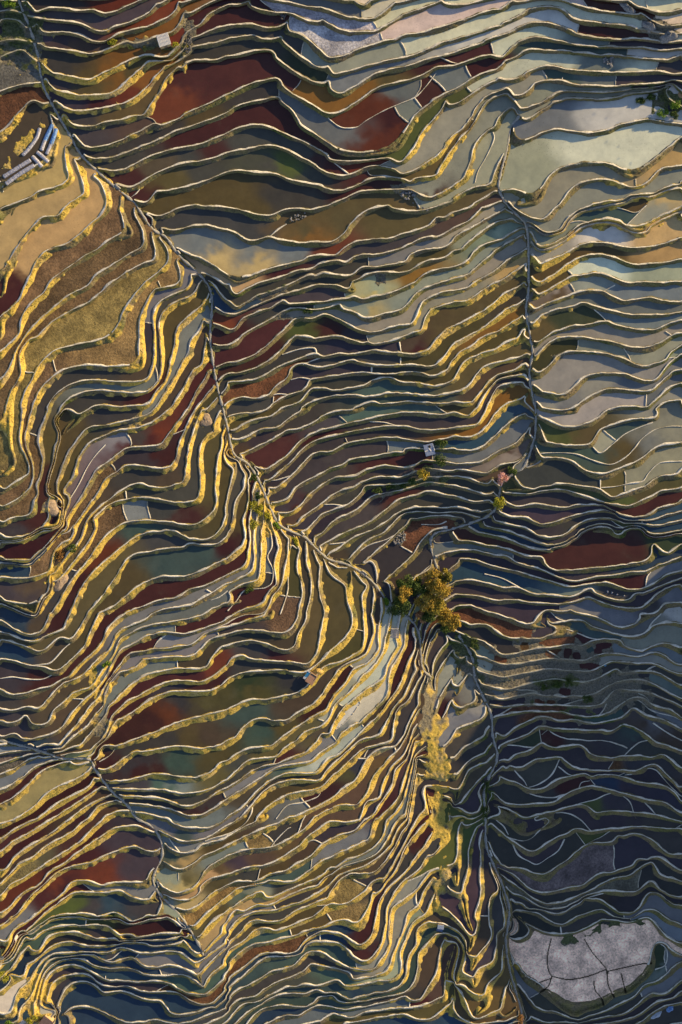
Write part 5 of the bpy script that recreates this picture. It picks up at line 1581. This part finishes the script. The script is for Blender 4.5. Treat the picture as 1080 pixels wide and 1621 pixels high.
def stones(label_, px, py, rx, ry, n, mat, seed, big=.55, rz=0):
    rs = np.random.RandomState(seed); V, F = [], []
    ico = [(-.5, .8, 0), (.5, .8, 0), (-.5, -.8, 0), (.5, -.8, 0), (0, -.5, .8), (0, .5, .8), (0, -.5, -.8), (0, .5, -.8), (.8, 0, -.5), (.8, 0, .5), (-.8, 0, -.5), (-.8, 0, .5)]
    fi = [(0, 11, 5), (0, 5, 1), (0, 1, 7), (0, 7, 10), (0, 10, 11), (1, 5, 9), (5, 11, 4), (11, 10, 2), (10, 7, 6), (7, 1, 8), (3, 9, 4), (3, 4, 2), (3, 2, 6), (3, 6, 8), (3, 8, 9), (4, 9, 5), (2, 4, 11), (6, 2, 10), (8, 6, 7), (9, 8, 1)]
    ctr = at(px, py, 0, True)
    for i in range(n):
        a = rs.uniform(0, 6.28); q = math.sqrt(rs.uniform(0, 1)); s = big*rs.uniform(.35, 1)
        c = (q*rx*SC*math.cos(a), q*ry*SC*math.sin(a), .35*big*(1-q)+rs.uniform(0, .15)); b_ = rs.uniform(0, 6.28); st = rs.uniform(.6, 1.1, 3); n0 = len(V)
        for x, y, z in ico:
            x, y, z = x*st[0]*s*rs.uniform(.85, 1.15), y*st[1]*s, z*st[2]*s*.7
            V.append((c[0]+x*math.cos(b_)-y*math.sin(b_), c[1]+x*math.sin(b_)+y*math.cos(b_), c[2]+z))
        F += [[n0+a2 for a2 in f_] for f_ in fi]
    return tag(obj('stone_heap', V, F, mat, loc=ctr, rz=rz), label_, 'stone heap', 'heaps of stones')
stones('dark tumbled stones right of the white-roofed hut', 296, 62, 7, 20, 46, m_dstone, 1, .8)
stones('dark stone patch at the bend just above the frosted paddy', 448, 22, 5, 9, 16, m_dstone, 2, .7)
stones('round purplish mound of stones on the teal bank at upper right', 964, 96, 8, 9, 30, m_stone, 3, .7)
stones('grey boulder pile left of the wide maroon bend above the olive pond', 648, 306, 12, 8, 34, m_stone, 4, .7, .3)
stones('long tumble of grey boulders above the olive pond', 665, 327, 16, 5, 36, m_stone, 5, .6, -.3)
stones('loose boulders on the bank left of the olive pond', 472, 343, 14, 5, 30, m_stone, 6, .5, .35)
stones('pale blue-grey rock spill in the plum paddy above the grove', 633, 852, 8, 13, 44, m_stone, 7, .65, -.5)
stones('small white stones at the edge of the dark blue pond at lower left', 91, 1597, 6, 8, 24, m_film, 8, .35)
stones('grey stones strewn on the slope right of the maroon strip', 680, 1215, 8, 6, 14, m_stone, 9, .4)
heap('sand_heap', 'pale sandy heap beside the rusty field at lower left', 'sand heap', 23, 1486, 5, 9, .9, m_sand, 4, -.3, .1)
m_pink = simple('pinkish bare earth', (.19, .135, .095), .95, (.36, .275, .20), 1.5, .7)
heap('earth_mound', 'round bare pinkish mound left of the golden steps above the knoll shrubs', 'earth mound', 77, 803, 15, 14, .8, m_pink, 14, .2, .15)
heap('earth_mound', 'long bare pinkish mound below the knoll shrubs at the left', 'earth mound', 95, 918, 11, 17, .8, m_pink, 15, -.3, .15)
heap('earth_mound', 'small bare brown mound beside the upper left path', 'earth mound', 326, 665, 9, 13, .5, m_pink, 16, .1, .15)
heap('rock_outcrop', 'left grey outcrop between the pale pools at the top right corner', 'outcrop', 1027, 42, 11, 8, 2.2, m_stone, 5, -.4, .3)
heap('rock_outcrop', 'right grey-brown outcrop below the pale pools at the top right corner', 'outcrop', 1060, 57, 17, 8, 2.0, m_stone, 6, .1, .3)
heap('rock_outcrop', 'narrow outcrop above the others at the top right corner', 'outcrop', 994, 14, 14, 6, 1.6, m_stone, 7, -.7, .3)

def tunnel(label_, pts, wd, segs):
    """a low half-round cover of plastic film over a seedbed; segs: (share of length, material)"""
    p = np.array(pts, float)/9.82+(0, 180); d = dense(p, .55); t_ = np.gradient(d, axis=0); t_ /= np.hypot(t_[:, 0], t_[:, 1])[:, None]
    z0 = at(p[len(p)//2][0], p[len(p)//2][1]).z
    wl = max(z0, float(WL[int(p[1][1])+MG, int(p[1][0])+MG]))-.1
    root = None; i0 = 0; rs = np.random.RandomState(int(p[0][0]*10))
    for sh_, mt in segs:
        i1 = min(len(d)-1, int(round(sh_*(len(d)-1)))); V, F = [], []; S_ = 9
        for i in range(i0, i1+1):
            x, y = d[i]; tx, ty = t_[i]; q = 1+.06*math.sin(i*2.4)+.05*rs.uniform(-1, 1)
            endf = min(1, .35+min(i, len(d)-1-i)*.35)
            for j in range(S_):
                a = math.pi*j/(S_-1); u = math.cos(a)*wd*q*.42*endf**.5
                s_ = (ALT-wl)/ALT
                V.append(((x-ty*u-540)*SC*s_, -(y+tx*u-810.5)*SC*s_, wl+math.sin(a)*.5*q*endf+rs.uniform(0, .05)))
        n = i1-i0+1
        for i in range(n-1):
            for j in range(S_-1): F.append([i*S_+j, i*S_+j+1, (i+1)*S_+j+1, (i+1)*S_+j])
        F.append(list(range(S_))); F.append([(n-1)*S_+j for j in range(S_)][::-1])
        if root is None:
            root = tag(obj('seedbed_cover', V, F, mt, smooth=True), label_, 'seedbed cover', 'plastic tunnels over the seedbeds')
        else: obj('film_sheet', V, F, mt, root, smooth=True)
        i0 = i1
tunnel('curved lavender film tunnel alone on the left above the other seedbeds', [(622, 222), (590, 340), (540, 430), (440, 560), (350, 650)], 7.2, [(1, m_film)])
tunnel('left one of the two blue film tunnels fading to white', [(822, 165), (745, 320), (690, 450), (645, 575)], 7.6, [(.62, m_fblue), (1, m_film)])
tunnel('right one of the two blue film tunnels against the bank', [(880, 230), (832, 380), (782, 510), (728, 635)], 7.6, [(.6, m_fblue), (1, m_film)])
tunnel('short white film tunnel ending near the yellow bank', [(575, 592), (670, 672), (755, 755)], 7.4, [(1, m_film)])
tunnel('short whitest film tunnel between its twin and the long double bed', [(500, 660), (575, 735), (655, 830)], 7.6, [(1, m_film)])
tunnel('upper long crinkled film bed pointing to the left edge', [(55, 985), (240, 868), (480, 720)], 8, [(1, m_film)])
tunnel('lower long crinkled film bed pointing to the left edge', [(92, 1095), (300, 942), (535, 800)], 8, [(1, m_film)])
def film(label_, px, py, rx, ry, mat, seed, rz=0):
    heap('plastic_film', label_, 'plastic film', px, py, rx, ry, .5, mat, seed, rz, .5, 'scraps of plastic film')
film('small light blue film scrap on the rough slope at right', 957, 1052, 4, 3, m_blue, 3)
film('crumpled bright blue film at the lower right corner', 1061, 1597, 7, 6, m_fblue, 4, .3)
film('long blue-grey film cover left of the bright blue film at the lower right corner', 1039, 1607, 11, 6, m_grey, 5, .5)
for i, (px, py) in enumerate([(962, 936.5), (969, 938), (977, 941), (988, 943)]):
    heap('seedling_bundle', ['leftmost', 'second from left', 'third from left', 'rightmost'][i]+' white bundle in the small plum pool with the pale rim', 'bundle', px, py, 1.6, 2.3-.3*i, .75, m_film, 20+i, .3*i, .2, 'white bundles standing in the plum pool')

# ---------------------------------------------------------------- dry grass on walls and banks
rs = np.random.RandomState(31)
NT = 24000
dn = (np.clip(wall, 0, 1)*(.3+.45*gold+.5*green)+rough*(.15+.3*green))*(grown < 0)*(du > 1.6)*(dl > 1.5)
dn *= 1-.85*spur; dn[:MG-8] = 0; dn[MG+1630:] = 0; dn[:, :MG-8] = 0; dn[:, MG+1088:] = 0
cum = np.cumsum(dn.ravel()); pick = np.searchsorted(cum, rs.uniform(0, cum[-1], NT))
py_, px_ = np.divmod(pick, GW); ux = px_+rs.uniform(0, 1, NT); uy = py_+rs.uniform(0, 1, NT)
zz = Z[py_, px_]; s_ = (ALT-zz)/ALT
cx = (ux-MG-540)*SC*s_; cy = -(uy-MG-810.5)*SC*s_
an = rs.uniform(0, 6.28, NT); sz = rs.uniform(.10, .24, NT)*(1+.4*rough[py_, px_]); ht = rs.uniform(.06, .28, NT)
ax, ay = np.cos(an)*sz, np.sin(an)*sz; lx, ly = rs.normal(0, .14, NT), rs.normal(0, .14, NT)
V = np.stack([np.stack([cx-ax, cy-ay, zz-.08], 1), np.stack([cx+ax, cy+ay, zz-.08], 1), np.stack([cx+ax*.6+lx, cy+ay*.6+ly, zz+ht], 1), np.stack([cx-ax*.5+lx, cy-ay*.5+ly, zz+ht*.8], 1)], 1).reshape(-1, 3)
m_gr = bpy.data.materials.new('dry grass'); nt, bs = nodes(m_gr)
co_ = nt.nodes.new('ShaderNodeNewGeometry').outputs['Position']
dryc = mixc(nt, ramp(nt, nz(nt, co_, 2.5, 3, .6), .35, .65), (.09, .078, .036), (.27, .225, .095))
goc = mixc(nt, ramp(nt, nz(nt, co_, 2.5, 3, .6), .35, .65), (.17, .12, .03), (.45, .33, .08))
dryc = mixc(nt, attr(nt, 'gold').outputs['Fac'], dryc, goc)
grc = mixc(nt, ramp(nt, nz(nt, co_, 2.5, 3, .6), .35, .65), (.03, .05, .01), (.14, .17, .03))
c = mixc(nt, ramp(nt, nz(nt, co_, .12, 3, .6), .50, .62), dryc, grc)
c = mixc(nt, attr(nt, 'green').outputs['Fac'], c, grc)
nt.links.new(c, bs.inputs['Base Color']); bs.inputs['Roughness'].default_value = .9; bs.inputs['Specular IOR Level'].default_value = .1
tag(bpy.data.objects.new('grass', mesh_np('grass', V, np.arange(NT*4).reshape(-1, 4), m_gr, [('green', 'FLOAT', np.repeat(green[py_, px_], 4)), ('gold', 'FLOAT', np.repeat(gold[py_, px_], 4))])), kind='stuff')
C.objects.link(bpy.data.objects['grass'])
